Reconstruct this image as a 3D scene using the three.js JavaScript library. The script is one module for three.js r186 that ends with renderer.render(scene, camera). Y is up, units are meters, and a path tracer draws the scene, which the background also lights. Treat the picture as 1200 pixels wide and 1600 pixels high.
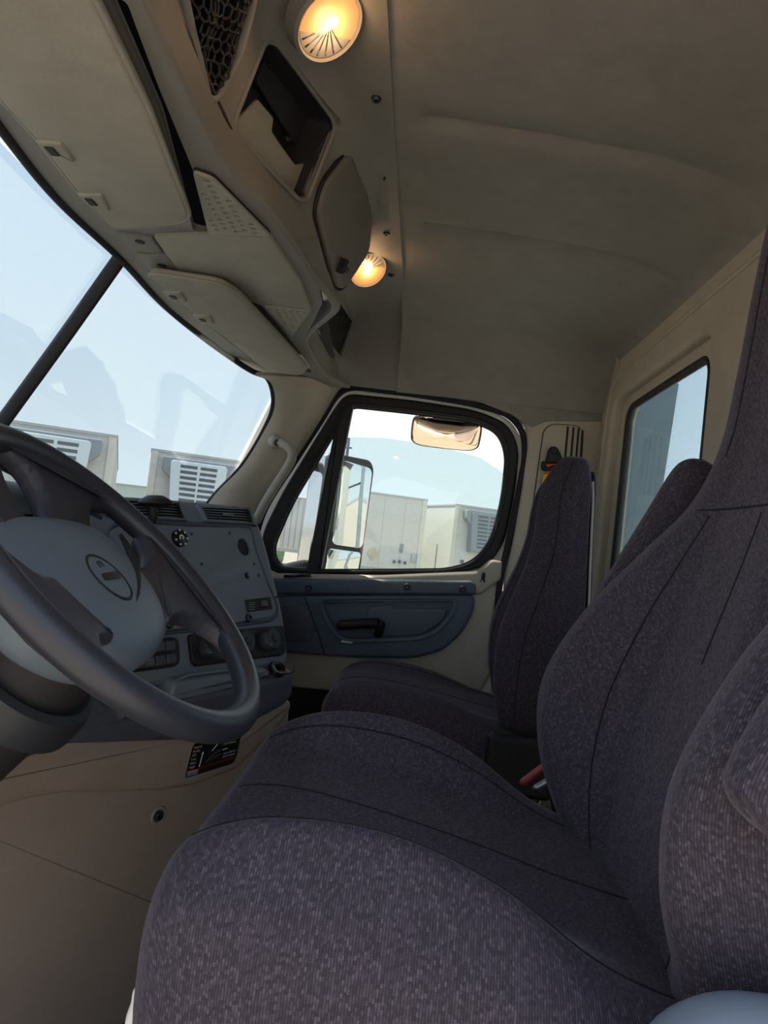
import * as THREE from 'three';
import { mergeGeometries, mergeVertices, toCreasedNormals } from 'three/addons/utils/BufferGeometryUtils.js';
import { RoundedBoxGeometry } from 'three/addons/geometries/RoundedBoxGeometry.js';
import { Brush, Evaluator, SUBTRACTION } from 'three-bvh-csg';
import { RectAreaLightUniformsLib } from 'three/addons/lights/RectAreaLightUniformsLib.js';
import { ImprovedNoise } from 'three/addons/math/ImprovedNoise.js';

// ---------- camera, sky, sun, exposure. x = towards the rear of the truck, -z = towards the passenger door, y = 0 on the cab floor
RectAreaLightUniformsLib.init();
const scene = new THREE.Scene();
const camera = new THREE.PerspectiveCamera(2 * Math.atan(800 / 1109) * 180 / Math.PI, 3 / 4, 0.05, 400);
camera.matrix.makeBasis(new THREE.Vector3(0.992106, 0.115226, -0.049483), new THREE.Vector3(-0.113036, 0.992572, 0.044985), new THREE.Vector3(0.054299, -0.039036, 0.997761));
camera.matrix.decompose(camera.position, camera.quaternion, camera.scale);
camera.position.set(0, 0.9, 0);
scene.add(camera);
const sunDirection = new THREE.Vector3(-0.5, 1.25, -0.22).normalize();
// hazy midday sky: pale at the horizon, bluer overhead, brighter round the sun
{
  const W = 512, H = 256, data = new Float32Array(W * H * 4), mix = (a, b, t) => a.map((x, i) => x + (b[i] - x) * t);
  for (let r = 0; r < H; r++) for (let c = 0; c < W; c++) {
    const e = ((r + 0.5) / H - 0.5) * Math.PI, w = ((c + 0.5) / W - 0.5) * 2 * Math.PI, y = Math.sin(e), d = Math.cos(e) * Math.cos(w) * sunDirection.x + y * sunDirection.y + Math.cos(e) * Math.sin(w) * sunDirection.z;
    let k = y < 0 ? [0.5, 0.47, 0.42] : mix([0.67, 0.71, 0.735], [0.38, 0.48, 0.7], Math.pow(y, 0.75));
    if (y > 0) { const g = 0.9 * Math.pow(Math.max(0, d), 60) + 0.35 * Math.pow(Math.max(0, d), 8); k = k.map((x, i) => x + g * [1, 0.97, 0.9][i]); }
    data.set([...k, 1], (r * W + c) * 4);
  }
  const t = new THREE.DataTexture(data, W, H, THREE.RGBAFormat, THREE.FloatType);
  t.mapping = THREE.EquirectangularReflectionMapping; t.magFilter = t.minFilter = THREE.LinearFilter; t.needsUpdate = true;
  scene.background = t; scene.environment = t;
}
const sun = new THREE.DirectionalLight(0xfff1dc, 5.6);
sun.name = 'sun';
sun.position.copy(sunDirection).multiplyScalar(30);
sun.castShadow = true;
Object.assign(sun.shadow.camera, { left: -35, right: 35, top: 35, bottom: -35, near: 1, far: 90 });
sun.shadow.mapSize.set(4096, 4096);
scene.add(sun, sun.target);
const renderer = new THREE.WebGLRenderer({ antialias: true });
renderer.toneMapping = THREE.LinearToneMapping;
renderer.toneMappingExposure = 1.85;
renderer.shadowMap.enabled = true;

// ---------- helpers
let seed = 7;
const rnd = () => { seed = (seed * 16807) % 2147483647; return seed / 2147483647; };
const V = (a) => new THREE.Vector3(a[0], a[1], a[2]);
function fr(o, yaw, pitch = 0, roll = 0) {
  const r = Math.PI / 180;
  return new THREE.Matrix4().makeTranslation(o[0], o[1], o[2]).multiply(new THREE.Matrix4().makeRotationFromEuler(new THREE.Euler(pitch * r, yaw * r, roll * r, 'YXZ')));
}
const F = { P: fr([-0.13, 1.62, -1.39], 90, 33), D: fr([-0.257, 0.7, -1.5], 60, -22), L: fr([-0.257, 0.7, -1.5], 60, 0), W: fr([-0.335, 0.825, -0.787], 90, -48.6), S: fr([0, 0, -2.43], 0, 0), B: fr([0, 0, -2.4], 0, 0), R: fr([0.56, 0, 0], -90, 0), U: fr([0, 1.39, 0], 0, 90), K: fr([-0.262, 1.39, -1.39], 76.4, 16), N: fr([-0.352, 1.39, -0.94], 90, 16), F: fr([-0.365, 1.39, -1.84], 90, 16) };
const used = {};
function numbered(n) { const k = used[n] = (used[n] ?? -1) + 1; return k ? n + '_' + String(k).padStart(3, '0') : n; }
function tag(o, label, category, group) { o.userData.label = label; o.userData.category = category; if (group) o.userData.group = group; return o; }
function thing(name, label, category, pos, group) {
  const g = new THREE.Group(); g.name = numbered(name); g.position.set(...pos); scene.add(g); return tag(g, label, category, group);
}
// uv in metres, projected along the main axis of each triangle's normal
function boxUV(geo) {
  const g = geo.index ? geo.toNonIndexed() : geo, p = g.attributes.position, n = p.count, uv = new Float32Array(n * 2);
  const a = new THREE.Vector3(), b = new THREE.Vector3(), c = new THREE.Vector3();
  for (let i = 0; i < n; i += 3) {
    a.fromBufferAttribute(p, i); b.fromBufferAttribute(p, i + 1).sub(a); c.fromBufferAttribute(p, i + 2).sub(a); b.cross(c);
    const x = Math.abs(b.x), y = Math.abs(b.y), z = Math.abs(b.z), m = x >= y && x >= z ? 0 : y >= z ? 1 : 2;
    for (let k = 0; k < 3; k++) { const j = i + k; uv[2 * j] = m === 0 ? p.getZ(j) : p.getX(j); uv[2 * j + 1] = m === 1 ? p.getZ(j) : p.getY(j); }
  }
  g.setAttribute('uv', new THREE.BufferAttribute(uv, 2));
  return g;
}
const clean = (g) => { const r = new THREE.BufferGeometry(); for (const k of ['position', 'normal', 'uv']) if (g.attributes[k]) r.setAttribute(k, g.attributes[k]); if (g.index) r.setIndex(g.index); return r; };
function merge(list) { return mergeGeometries(list.map((g) => { g = clean(g.index ? g.toNonIndexed() : g); if (!g.attributes.uv) boxUV(g); if (!g.attributes.normal) g.computeVertexNormals(); return g; })); }
// a mesh from geometry in world coordinates, hung under a thing or part
function part(parent, name, geo, mat, label) {
  let g = Array.isArray(geo) ? merge(geo) : geo;
  if (!g.userData.uv) g = boxUV(g);
  let o = parent, off = new THREE.Vector3();
  while (o && o !== scene) { off.add(o.position); o = o.parent; }
  g = clean(g).clone().translate(-off.x, -off.y, -off.z);
  const m = new THREE.Mesh(g, mat);
  m.name = parent === scene ? numbered(name) : name;
  m.castShadow = m.receiveShadow = true;
  if (label) m.userData.label = label;
  parent.add(m);
  return m;
}
function struct(name, geo, mat, parent = scene) { const m = part(parent, name, geo, mat); if (parent === scene) m.userData.kind = 'structure'; return m; }
// closed outline with rounded corners
function outline(pts, r = 0) {
  const s = new THREE.Shape(), n = pts.length;
  for (let i = 0; i < n; i++) {
    const p = pts[i], a = pts[(i + n - 1) % n], b = pts[(i + 1) % n], rr = p[2] ?? r;
    const da = Math.hypot(a[0] - p[0], a[1] - p[1]), db = Math.hypot(b[0] - p[0], b[1] - p[1]), q = Math.min(rr, da * 0.49, db * 0.49);
    const A = [p[0] + (a[0] - p[0]) * q / da, p[1] + (a[1] - p[1]) * q / da], B = [p[0] + (b[0] - p[0]) * q / db, p[1] + (b[1] - p[1]) * q / db];
    if (i) s.lineTo(...A); else s.moveTo(...A);
    if (q > 1e-5) s.quadraticCurveTo(p[0], p[1], ...B);
  }
  s.closePath();
  return s;
}
function curveOutline(pts, k = 6) { const c = new THREE.CatmullRomCurve3(pts.map((p) => new THREE.Vector3(p[0], p[1], 0)), true); return new THREE.Shape(c.getPoints(pts.length * k).slice(0, -1).map((p) => new THREE.Vector2(p.x, p.y))); }
const ellipse = (x, y, a, b = a, rot = 0) => new THREE.Shape(new THREE.EllipseCurve(x, y, a, b, 0, 2 * Math.PI, false, rot).getPoints(36).slice(0, -1));
// plate in a frame: front face at z = off, thickness depth behind it
function slab(frame, shape, off, depth, bevel = 0.002, holes = [], seg = 10) {
  const s = Array.isArray(shape) ? outline(shape) : shape;
  s.holes = holes;
  const bv = Math.min(bevel, depth / 2);
  const g = new THREE.ExtrudeGeometry(s, { depth: depth - 2 * bv, bevelEnabled: bv > 0, bevelThickness: bv, bevelSize: bv, bevelOffset: -bv, bevelSegments: 3, curveSegments: seg });
  g.translate(0, 0, off - depth + bv);
  return toCreasedNormals(g, 0.7).applyMatrix4(frame);
}
const cm = (a, b, c, d, t) => 0.5 * (2 * b + (c - a) * t + (2 * a - 5 * b + 4 * c - d) * t * t + (3 * b - a - 3 * c + d) * t * t * t);
function spline(pts, n, closed = false) {   // n + 1 points (n when closed) through pts, any dimension
  const m = pts.length, out = [], segs = closed ? m : m - 1;
  for (let i = 0; i < (closed ? n : n + 1); i++) {
    const f = Math.min(i / n * segs, segs - 1e-9), k = Math.floor(f), t = f - k, at = (j) => closed ? pts[(j + m) % m] : pts[Math.max(0, Math.min(m - 1, j))];
    out.push(pts[0].map((_, d) => cm(at(k - 1)[d], at(k)[d], at(k + 1)[d], at(k + 2)[d], t)));
  }
  return out;
}
// grid of points rows x cols -> smooth geometry with uv in metres
function gridGeo(rows, closedCols, caps = false) {
  const M = rows.length, N = rows[0].length, pos = [], uv = [], idx = [], C = closedCols ? N + 1 : N;
  let vlen = 0;
  const mid = Math.floor(N / 2);
  for (let i = 0; i < M; i++) {
    if (i) vlen += Math.hypot(...[0, 1, 2].map((d) => rows[i][mid][d] - rows[i - 1][mid][d]));
    let ulen = 0; const us = [0];
    for (let j = 1; j < C; j++) { const a = rows[i][j % N], b = rows[i][j - 1]; ulen += Math.hypot(a[0] - b[0], a[1] - b[1], a[2] - b[2]); us.push(ulen); }
    for (let j = 0; j < C; j++) { pos.push(...rows[i][j % N]); uv.push(us[j] - ulen / 2, vlen); }
  }
  for (let i = 0; i < M - 1; i++) for (let j = 0; j < C - 1; j++) { const a = i * C + j, b = a + 1, c = a + C, d = c + 1; idx.push(a, b, d, a, d, c); }
  if (caps) for (const i of [0, M - 1]) {
    const c = [0, 1, 2].map((d) => rows[i].reduce((s, p) => s + p[d], 0) / N), k = pos.length / 3; pos.push(...c); uv.push(0, 0);
    for (let j = 0; j < C - 1; j++) i ? idx.push(k, i * C + j, i * C + j + 1) : idx.push(k, j + 1, j);
  }
  const g = new THREE.BufferGeometry();
  g.setAttribute('position', new THREE.Float32BufferAttribute(pos, 3)); g.setAttribute('uv', new THREE.Float32BufferAttribute(uv, 2)); g.setIndex(idx);
  g.computeVertexNormals();
  if (closedCols) { const n = g.attributes.normal; for (let i = 0; i < M; i++) { const a = i * C, b = a + C - 1, v = new THREE.Vector3().fromBufferAttribute(n, a).add(new THREE.Vector3().fromBufferAttribute(n, b)).normalize(); n.setXYZ(a, v.x, v.y, v.z); n.setXYZ(b, v.x, v.y, v.z); } }
  g.userData.uv = true;
  return g;
}
const loft = (sections, rows, cols, caps = true) => {
  const rings = sections.map((s) => spline(s, cols, true)), out = [];
  for (let j = 0; j < cols; j++) spline(rings.map((r) => r[j]), rows).forEach((p, i) => { (out[i] ??= [])[j] = p; });
  return gridGeo(out, true, caps);
};
// open surface from f(u, v), closed into a sheet of the given thickness
function sheet(nu, nv, f, th) {
  const rows = []; for (let i = 0; i <= nv; i++) { rows.push([]); for (let j = 0; j <= nu; j++) rows[i].push(f(j / nu, i / nv)); }
  const g = gridGeo(rows, false), p = g.attributes.position, n = g.attributes.normal, back = rows.map((r, i) => r.map((q, j) => { const k = i * (nu + 1) + j; return [q[0] - n.getX(k) * th, q[1] - n.getY(k) * th, q[2] - n.getZ(k) * th]; }));
  const b = gridGeo(back, false); b.index.array.reverse();
  b.computeVertexNormals();
  const rim = [...rows[0].map((_, j) => [0, j]), ...rows.map((_, i) => [i, nu]).slice(1), ...rows[0].map((_, j) => [nv, nu - j]).slice(1), ...rows.map((_, i) => [nv - i, 0]).slice(1, -1)];
  const r = gridGeo([rim.map(([i, j]) => back[i][j]), rim.map(([i, j]) => rows[i][j])], true).toNonIndexed();
  r.computeVertexNormals();
  const out = merge([g, b, r]); out.userData.uv = true; return out;
}
// round bar along points; r a number or f(t)
function bar(pts, r, { closed = false, n = 0, seg = 10, flat = 1, smooth = true } = {}) {
  const path = smooth ? new THREE.CatmullRomCurve3(pts.map(V), closed, 'centripetal') : null;
  const N = n || pts.length * 6, P = [];
  for (let i = 0; i <= N; i++) P.push(path.getPoint(i / N));
  if (closed) P.pop();
  const M = P.length, T = P.map((p, i) => (closed ? P[(i + 1) % M].clone().sub(P[(i + M - 1) % M]) : P[Math.min(i + 1, M - 1)].clone().sub(P[Math.max(i - 1, 0)])).normalize());
  let U = new THREE.Vector3(0, 1, 0); if (Math.abs(T[0].y) > 0.9) U.set(1, 0, 0);
  const rows = [];
  P.forEach((p, i) => {
    U.addScaledVector(T[i], -U.dot(T[i])).normalize();
    const W = new THREE.Vector3().crossVectors(T[i], U), rr = typeof r === 'function' ? r(i / (M - 1)) : r, row = [];
    for (let j = 0; j < seg; j++) { const a = j / seg * 2 * Math.PI; row.push(p.clone().addScaledVector(U, Math.cos(a) * rr).addScaledVector(W, Math.sin(a) * rr * flat).toArray()); }
    rows.push(row);
  });
  if (closed) rows.push(rows[0].slice()); else for (const [i, s] of [[0, -1], [rows.length - 1, 1]]) {   // rounded ends
    const rr = typeof r === 'function' ? r(i ? 1 : 0) : r, c = P[i ? M - 1 : 0], t = T[i ? M - 1 : 0], cap = [0.5, 0.85, 0.99].map((k) => rows[i].map((q) => V(q).sub(c).multiplyScalar(Math.sqrt(1 - k * k)).add(c).addScaledVector(t, s * k * rr).toArray()));
    if (s > 0) rows.push(...cap); else rows.unshift(...cap.reverse());
  }
  const g = gridGeo(rows, true, !closed);
  return g;
}
const lathe = (frame, x, y, off, prof, seg = 28) => { const g = new THREE.LatheGeometry(prof.map((p) => new THREE.Vector2(p[0], p[1])), seg); g.rotateX(Math.PI / 2); g.translate(x, y, off); return toCreasedNormals(g, 0.6).applyMatrix4(frame); };
// button or knob: radius r, standing h proud of off, edges rounded, with the base sunk
const disc = (frame, x, y, off, r, h, e = 0.0015, seg = 28) => lathe(frame, x, y, off, [[0, h], [r - e, h], [r - e * 0.3, h - e * 0.3], [r, h - e], [r, -0.004], [0, -0.004]], seg);
const screw = (frame, x, y, off, r) => lathe(frame, x, y, off, [[0, -0.3 * r], [0.45 * r, -0.3 * r], [0.5 * r, 0.35 * r], [0.8 * r, 0.4 * r], [r, 0.1 * r], [r, -0.8 * r], [0, -0.8 * r]], 14);
const box = (frame, x, y, z, w, h, d, r = 0.003) => new RoundedBoxGeometry(w, h, d, 2, Math.min(r, w / 2.1, h / 2.1, d / 2.1)).translate(x, y, z).applyMatrix4(frame);
const I = new THREE.Matrix4();
const lift = (frame, list, z) => (list[0].isVector2 ? list.filter((p, i) => p.distanceTo(list[(i + 1) % list.length]) > 1e-4).map((p) => [p.x, p.y]) : list).map((p) => new THREE.Vector3(p[0], p[1], p[2] ?? z).applyMatrix4(frame).toArray());

// ---------- materials
function noiseTex(size, f, srgb) {
  const d = new Uint8Array(size * size * 4);
  for (let y = 0; y < size; y++) for (let x = 0; x < size; x++) { const c = f(x / size, y / size, x, y), i = (y * size + x) * 4; d[i] = c[0]; d[i + 1] = c[1]; d[i + 2] = c[2]; d[i + 3] = 255; }
  const t = new THREE.DataTexture(d, size, size); t.magFilter = THREE.LinearFilter; t.minFilter = THREE.LinearMipmapLinearFilter; t.generateMipmaps = true;
  t.wrapS = t.wrapT = THREE.RepeatWrapping; if (srgb) t.colorSpace = THREE.SRGBColorSpace; t.needsUpdate = true; return t;
}
const perlin = new ImprovedNoise();
// tiling noise: n cells across the tile
const tn = (u, v, n, s = 0) => { const A = perlin.noise(u * n, v * n, s), B = perlin.noise((u - 1) * n, v * n, s), C = perlin.noise(u * n, (v - 1) * n, s), D = perlin.noise((u - 1) * n, (v - 1) * n, s); return (A * (1 - u) + B * u) * (1 - v) + (C * (1 - u) + D * u) * v; };
const clamp8 = (x) => Math.max(0, Math.min(255, x));
const grainTex = noiseTex(256, (u, v) => { const h = 128 + 70 * tn(u, v, 48) + 50 * tn(u, v, 90, 5); return [clamp8(h), clamp8(h), clamp8(h)]; });
grainTex.repeat.set(1 / 0.09, 1 / 0.09);
const hairTex = noiseTex(256, (u, v) => { const h = 128 + 90 * tn(u, v * 0.999, 24, 9) * Math.sin(60 * tn(u, v, 7, 3)) + 60 * tn(u, v, 100, 5); return [clamp8(h), clamp8(h), clamp8(h)]; });
hairTex.repeat.set(1 / 0.1, 1 / 0.1);
const mottle = (k, tint = [1, 1, 1]) => noiseTex(256, (u, v) => { const h = 226 + k * (60 * tn(u, v, 4, 2) + 50 * tn(u, v, 11, 4) + 40 * tn(u, v, 60, 1)); return tint.map((t) => clamp8(h * t)); }, true);
const wearTex = mottle(0.16); wearTex.repeat.set(1 / 0.5, 1 / 0.5);
const feltTex = mottle(0.2); feltTex.repeat.set(1 / 0.35, 1 / 0.35);
// seat cloth: fine ribs broken into short bright dashes
const rowSeed = []; for (let i = 0; i < 4096; i++) rowSeed.push(rnd());
const clothVal = (u, v) => {
  const ribs = 44, k = Math.floor(u * ribs), e = Math.abs((u * ribs - k) - 0.5) * 2, seg = 34, o = rowSeed[k] * 1.0, q = Math.floor(((v + o) % 1) * seg), r = rowSeed[(k * 131 + q * 17) % 4096];
  return [e, r, tn(u, v, 128, 3)];
};
const clothTex = noiseTex(512, (u, v) => { const [e, r, n] = clothVal(u, v), b = (140 + 62 * r + (r > 0.9 ? 20 : 0)) * (1 - 0.3 * e * e) * (1 + 0.4 * n); return [clamp8(b * 1.02), clamp8(b * 0.96), clamp8(b * 1.04)]; }, true);
clothTex.repeat.set(1 / 0.11, 1 / 0.11);
const clothBump = noiseTex(512, (u, v) => { const [e, r, n] = clothVal(u, v), h = 190 * (1 - e * e) * (0.7 + 0.3 * r) + 50 * n; return [clamp8(h), clamp8(h), clamp8(h)]; });
clothBump.repeat.copy(clothTex.repeat);
const std = (color, roughness, o = {}) => new THREE.MeshStandardMaterial({ color, roughness, metalness: 0, ...o });
const phy = (color, roughness, o = {}) => new THREE.MeshPhysicalMaterial({ color, roughness, metalness: 0, ...o });
const M = {
  headliner: phy('#9b9791', 0.95, { map: feltTex, bumpMap: grainTex, bumpScale: 0.0006, sheen: 0.3, sheenRoughness: 0.7, sheenColor: new THREE.Color('#8a8072') }),
  console: std('#8d8a84', 0.62, { map: wearTex, bumpMap: grainTex, bumpScale: 0.00025 }),
  plate: std('#aaa699', 0.7, { map: feltTex, bumpMap: grainTex, bumpScale: 0.0003 }),
  visor: std('#aea89c', 0.85, { map: feltTex, bumpMap: hairTex, bumpScale: 0.0006 }),
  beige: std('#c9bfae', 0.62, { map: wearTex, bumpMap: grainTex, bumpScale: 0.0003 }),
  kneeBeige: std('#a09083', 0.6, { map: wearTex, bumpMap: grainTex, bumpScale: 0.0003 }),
  dash: std('#74818c', 0.55, { map: wearTex, bumpMap: grainTex, bumpScale: 0.0003 }),
  dashDark: std('#474c57', 0.55, { bumpMap: grainTex, bumpScale: 0.0003 }),
  door: std('#5a6878', 0.55, { map: wearTex, bumpMap: grainTex, bumpScale: 0.0003 }),
  black: std('#17171a', 0.6), blackGloss: std('#0d0d10', 0.3), rubber: std('#1c1a20', 0.8), dark: std('#232226', 0.7, { bumpMap: grainTex, bumpScale: 0.0003 }),
  knob: std('#2b2e35', 0.5),
  floor: std('#1a1a1c', 0.9, { bumpMap: grainTex, bumpScale: 0.0008 }),
  wheel: std('#30333c', 0.4, { bumpMap: grainTex, bumpScale: 0.00012 }), spoke: std('#3a3a44', 0.5, { bumpMap: grainTex, bumpScale: 0.0002 }), hub: std('#66737f', 0.45, { bumpMap: hairTex, bumpScale: 0.0006 }),
  cloth: phy('#67636b', 0.95, { map: clothTex, bumpMap: clothBump, bumpScale: 0.0006, sheen: 1, sheenRoughness: 0.38, sheenColor: new THREE.Color('#a99fae') }),
  seam: std('#17151b', 0.95), piping: std('#a59c98', 0.9), metal: std('#8d8d8d', 0.35, { metalness: 0.9 }), steel: std('#3a3a3e', 0.4, { metalness: 0.6 }),
  chrome: std('#d8d8d8', 0.12, { metalness: 1 }), mirror: std('#f2f4f4', 0.02, { metalness: 1 }), white: std('#d9d7cf', 0.5), offWhite: std('#e9e7df', 0.5),
  orange: std('#d9501f', 0.7), yellow: std('#d8a928', 0.6), red: std('#a8423f', 0.45), greyPlastic: std('#6a7683', 0.5),
  glass: phy('#e6edee', 0.0, { transmission: 1, thickness: 0, ior: 1.5 }), tint: phy('#e6eeec', 0.0, { transmission: 1, thickness: 0, ior: 1.5 }),
  dirtyGlass: phy('#e2edef', 0.02, { transmission: 1, thickness: 0, ior: 1.5 }),
};

// ---------- the setting: yard, cab shell
struct('ground', new THREE.BoxGeometry(260, 0.2, 260).translate(0, -1.5, -40), std('#b5ab9d', 0.95, { map: wearTex }));
struct('floor', new THREE.BoxGeometry(1.95, 0.05, 2.1).translate(-0.39, -0.025, -1.4), M.floor);

// headliner: bowed roof that falls in coves to the rear wall and to the passenger side, with two pressed channels
const grow = (pts, k) => { const c = pts.reduce((s, p) => [s[0] + p[0] / pts.length, s[1] + p[1] / pts.length], [0, 0]); return pts.map((p) => [c[0] + (p[0] - c[0]) * k, c[1] + (p[1] - c[1]) * k]); };
const chan = (d, w) => { const t = d / w; return t > -0.22 && t < 1 ? (t < 0 ? THREE.MathUtils.smoothstep(t, -0.22, 0) : Math.pow(1 - t, 1.6)) : 0; };
function ceilingPoint(u, v) {
  const x = -0.135 + 0.74 * u, zp = spline([[-0.34, 0], [-0.8, 0], [-1.4, 0], [-1.95, 0.002], [-2.2, 0.025], [-2.3, 0.075], [-2.345, 0.15], [-2.375, 0.2], [-2.395, 0.245]], 330)[Math.round(v * 330)];
  const z = zp[0], dz = zp[1], du = Math.max(0, (u - 0.62) / 0.38), dx = 0.075 * Math.pow(du, 2.6) + (u > 0.93 ? 0.03 * (u - 0.93) / 0.07 : 0);
  const bow = 0.045 * u * u, inset = THREE.MathUtils.smoothstep(u, 0.05, 0.09) * (1 - THREE.MathUtils.smoothstep(u, 0.84, 0.95));
  const groove = inset * (0.018 * chan(z + 1.225 + 0.06 * u, 0.06 + 0.07 * u) + 0.018 * chan(z + 1.64 + 0.04 * u, 0.055));
  const fall = Math.pow(Math.pow(dx, 4) + Math.pow(dz, 4), 0.25);
  return [x, 1.652 - bow * (1 - Math.min(1, dz * 5)) - fall + groove, z];
}
const ceiling = struct('ceiling', sheet(72, 330, (u, v) => ceilingPoint(u, v), 0.012), M.headliner);
struct('roof', new THREE.BoxGeometry(1.6, 0.04, 2.3).translate(-0.1, 1.74, -1.4), M.white);
for (const [u, v, r] of [[0.35, 0.575, 0.008], [0.6, 0.24, 0.009]]) { const p = ceilingPoint(u, v); part(ceiling, 'trim_button', lathe(fr([p[0], p[1] + 0.002, p[2]], 0, 90), 0, 0, 0, [[0, 0.004], [r * 0.5, 0.004], [r * 0.6, 0.006], [r, 0.004], [r * 1.2, -0.004], [0, -0.004]], 16), M.headliner); }

// rear wall with a framed window
const rearHole = [[-2.27, 0.68], [-1.5, 0.68], [-1.5, 1.425], [-2.27, 1.425]], rearGlass = [[-2.2, 0.74], [-1.575, 0.74], [-1.575, 1.388], [-2.2, 1.388]];
const wallRear = struct('wall_rear', slab(F.R, outline([[-2.46, -0.03], [-0.3, -0.03], [-0.3, 1.7], [-2.46, 1.7]], 0.03), 0, 0.075, 0.014, [outline(rearHole, 0.09)]), M.beige);
part(wallRear, 'window_surround', slab(F.R, outline([[-2.32, 0.62], [-1.44, 0.62], [-1.44, 1.48], [-2.32, 1.48]], 0.09), -0.028, 0.03, 0.008, [outline(rearGlass, 0.055)]), M.beige);
part(wallRear, 'pressed_bead', bar(lift(F.R, [[-2.33, 0.5], [-2.335, 1.0], [-2.325, 1.38], [-2.28, 1.475], [-2.16, 1.495], [-1.7, 1.5], [-1.2, 1.5]], 0.0), 0.006, { n: 50, seg: 8 }), M.beige);
part(wallRear, 'fixing_tab', box(F.R, -2.245, 1.535, 0.004, 0.012, 0.035, 0.01), M.beige);
part(wallRear, 'trim_button', disc(F.R, -2.395, 1.26, 0.0, 0.008, 0.004), M.beige);
const win5 = new THREE.Group(); win5.name = 'window_5'; win5.userData.kind = 'structure'; scene.add(win5);
part(win5, 'pane', slab(F.R, outline(rearGlass, 0.055), -0.046, 0.005, 0), M.dirtyGlass);
part(win5, 'rubber_seal', bar(lift(F.R, outline(rearGlass, 0.055).getPoints(8), -0.036), 0.011, { closed: true, n: 120, seg: 8 }), M.black);

// passenger side: trim behind the door and the shell around it
const sideTrim = struct('wall_passenger', slab(F.B, outline([...[[0.2722,1.3928],[0.3154,1.3318],[0.325,1.263],[0.3218,1.1321],[0.3127,0.9579],[0.299,0.827],[0.3028,0.6346],[0.2978,0.4847]], [0.25, -0.02], [0.575, -0.02], [0.575, 1.43], [0.26, 1.43]], 0.02), 0, 0.05, 0.012), M.beige);
// belt cover plate with its pressed slots
const plateOut = [[0.3731,1.3287],[0.3965,1.3508],[0.4454,1.3539],[0.488,1.3541],[0.5029,1.334],[0.5133,1.1101],[0.5145,0.8955],[0.3919,0.8704],[0.3642,1.0501]];
part(sideTrim, 'cover_plate', slab(F.B, outline(plateOut, 0.025), 0.008, 0.01, 0.003), M.beige);
part(sideTrim, 'plate_gap', bar(lift(F.B, outline(plateOut, 0.025).getPoints(5), 0.0), 0.003, { closed: true, n: 80, seg: 6 }), M.dark);
for (let i = 0; i < 4; i++) { const a = [[0.4501,1.3454],[0.4693,1.3453],[0.4864,1.3449],[0.4999,1.3377]][i], b = [[0.4539,1.1464],[0.4728,1.1486],[0.4896,1.1504],[0.5064,1.1523]][i]; part(sideTrim, 'slot', bar(lift(F.B, [a, [(a[0] + b[0]) / 2, (a[1] + b[1]) / 2], b], 0.0075), 0.004, { n: 8, seg: 6 }), M.dark); }
struct('wall_passenger_outer', slab(F.S, outline([[-1.1, -0.3], [-0.68, -0.3], [-0.66, 0.85], [-0.36, 1.42], [0.33, 1.42], [0.33, -0.3], [0.66, -0.3], [0.66, 1.74], [-0.6, 1.74], [-0.56, 1.38], [-0.74, 0.9], [-0.82, 0.76], [-1.1, 0.74]]), -0.03, 0.03, 0.004), M.offWhite);
struct('wall_driver', slab(fr([0, 0, -0.3], 0), outline([[-1.1, -0.3], [-0.66, -0.3], [-0.66, 0.85], [-0.36, 1.43], [0.5, 1.43], [0.52, -0.02], [0.52, -0.3], [0.66, -0.3], [0.66, 1.74], [-0.6, 1.74], [-0.56, 1.38], [-0.74, 0.9], [-0.82, 0.76], [-1.1, 0.74]]), 0, 0.04, 0.004), M.offWhite);
struct('wall_front', new THREE.BoxGeometry(0.05, 1.15, 2.16).translate(-1.12, 0.25, -1.39), M.dark);
// opening seal between the door and the trim
struct('trim_1', bar([...[[-0.5643,0.8124,-2.415],[-0.5431,0.9476,-2.415],[-0.4581,1.1304,-2.415],[-0.3864,1.2764,-2.415]], ...[[-0.3361,1.3779,-2.415],[-0.2949,1.4068,-2.415],[-0.1797,1.41,-2.415],[-0.0024,1.4042,-2.415],[0.1524,1.3918,-2.415]], ...[[0.2531,1.3672,-2.415],[0.3043,1.3155,-2.415],[0.3208,1.2427,-2.415],[0.3153,1.1326,-2.415],[0.2988,0.9456,-2.415],[0.286,0.8248,-2.415],[0.2852,0.6736,-2.415],[0.2866,0.5233,-2.415]]], 0.011, { n: 120, seg: 8 }), M.rubber);

struct('trim_6', slab(F.S, outline([...[[-0.356,1.4105],[-0.0912,1.4116],[0.15,1.4018],[0.2618,1.3698],[0.3303,1.3334]], [0.38, 1.36], [0.58, 1.38], [0.58, 1.62], [-0.5, 1.62], [-0.5, 1.42]], 0.01), 0.034, 0.074, 0.004), M.headliner);

struct('trim_7', slab(F.S, outline([[-0.7, 0.0], [0.3, 0.0], [0.27, 0.42], [-0.66, 0.4]], 0.01), 0.002, 0.05, 0.004), M.rubber);
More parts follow.
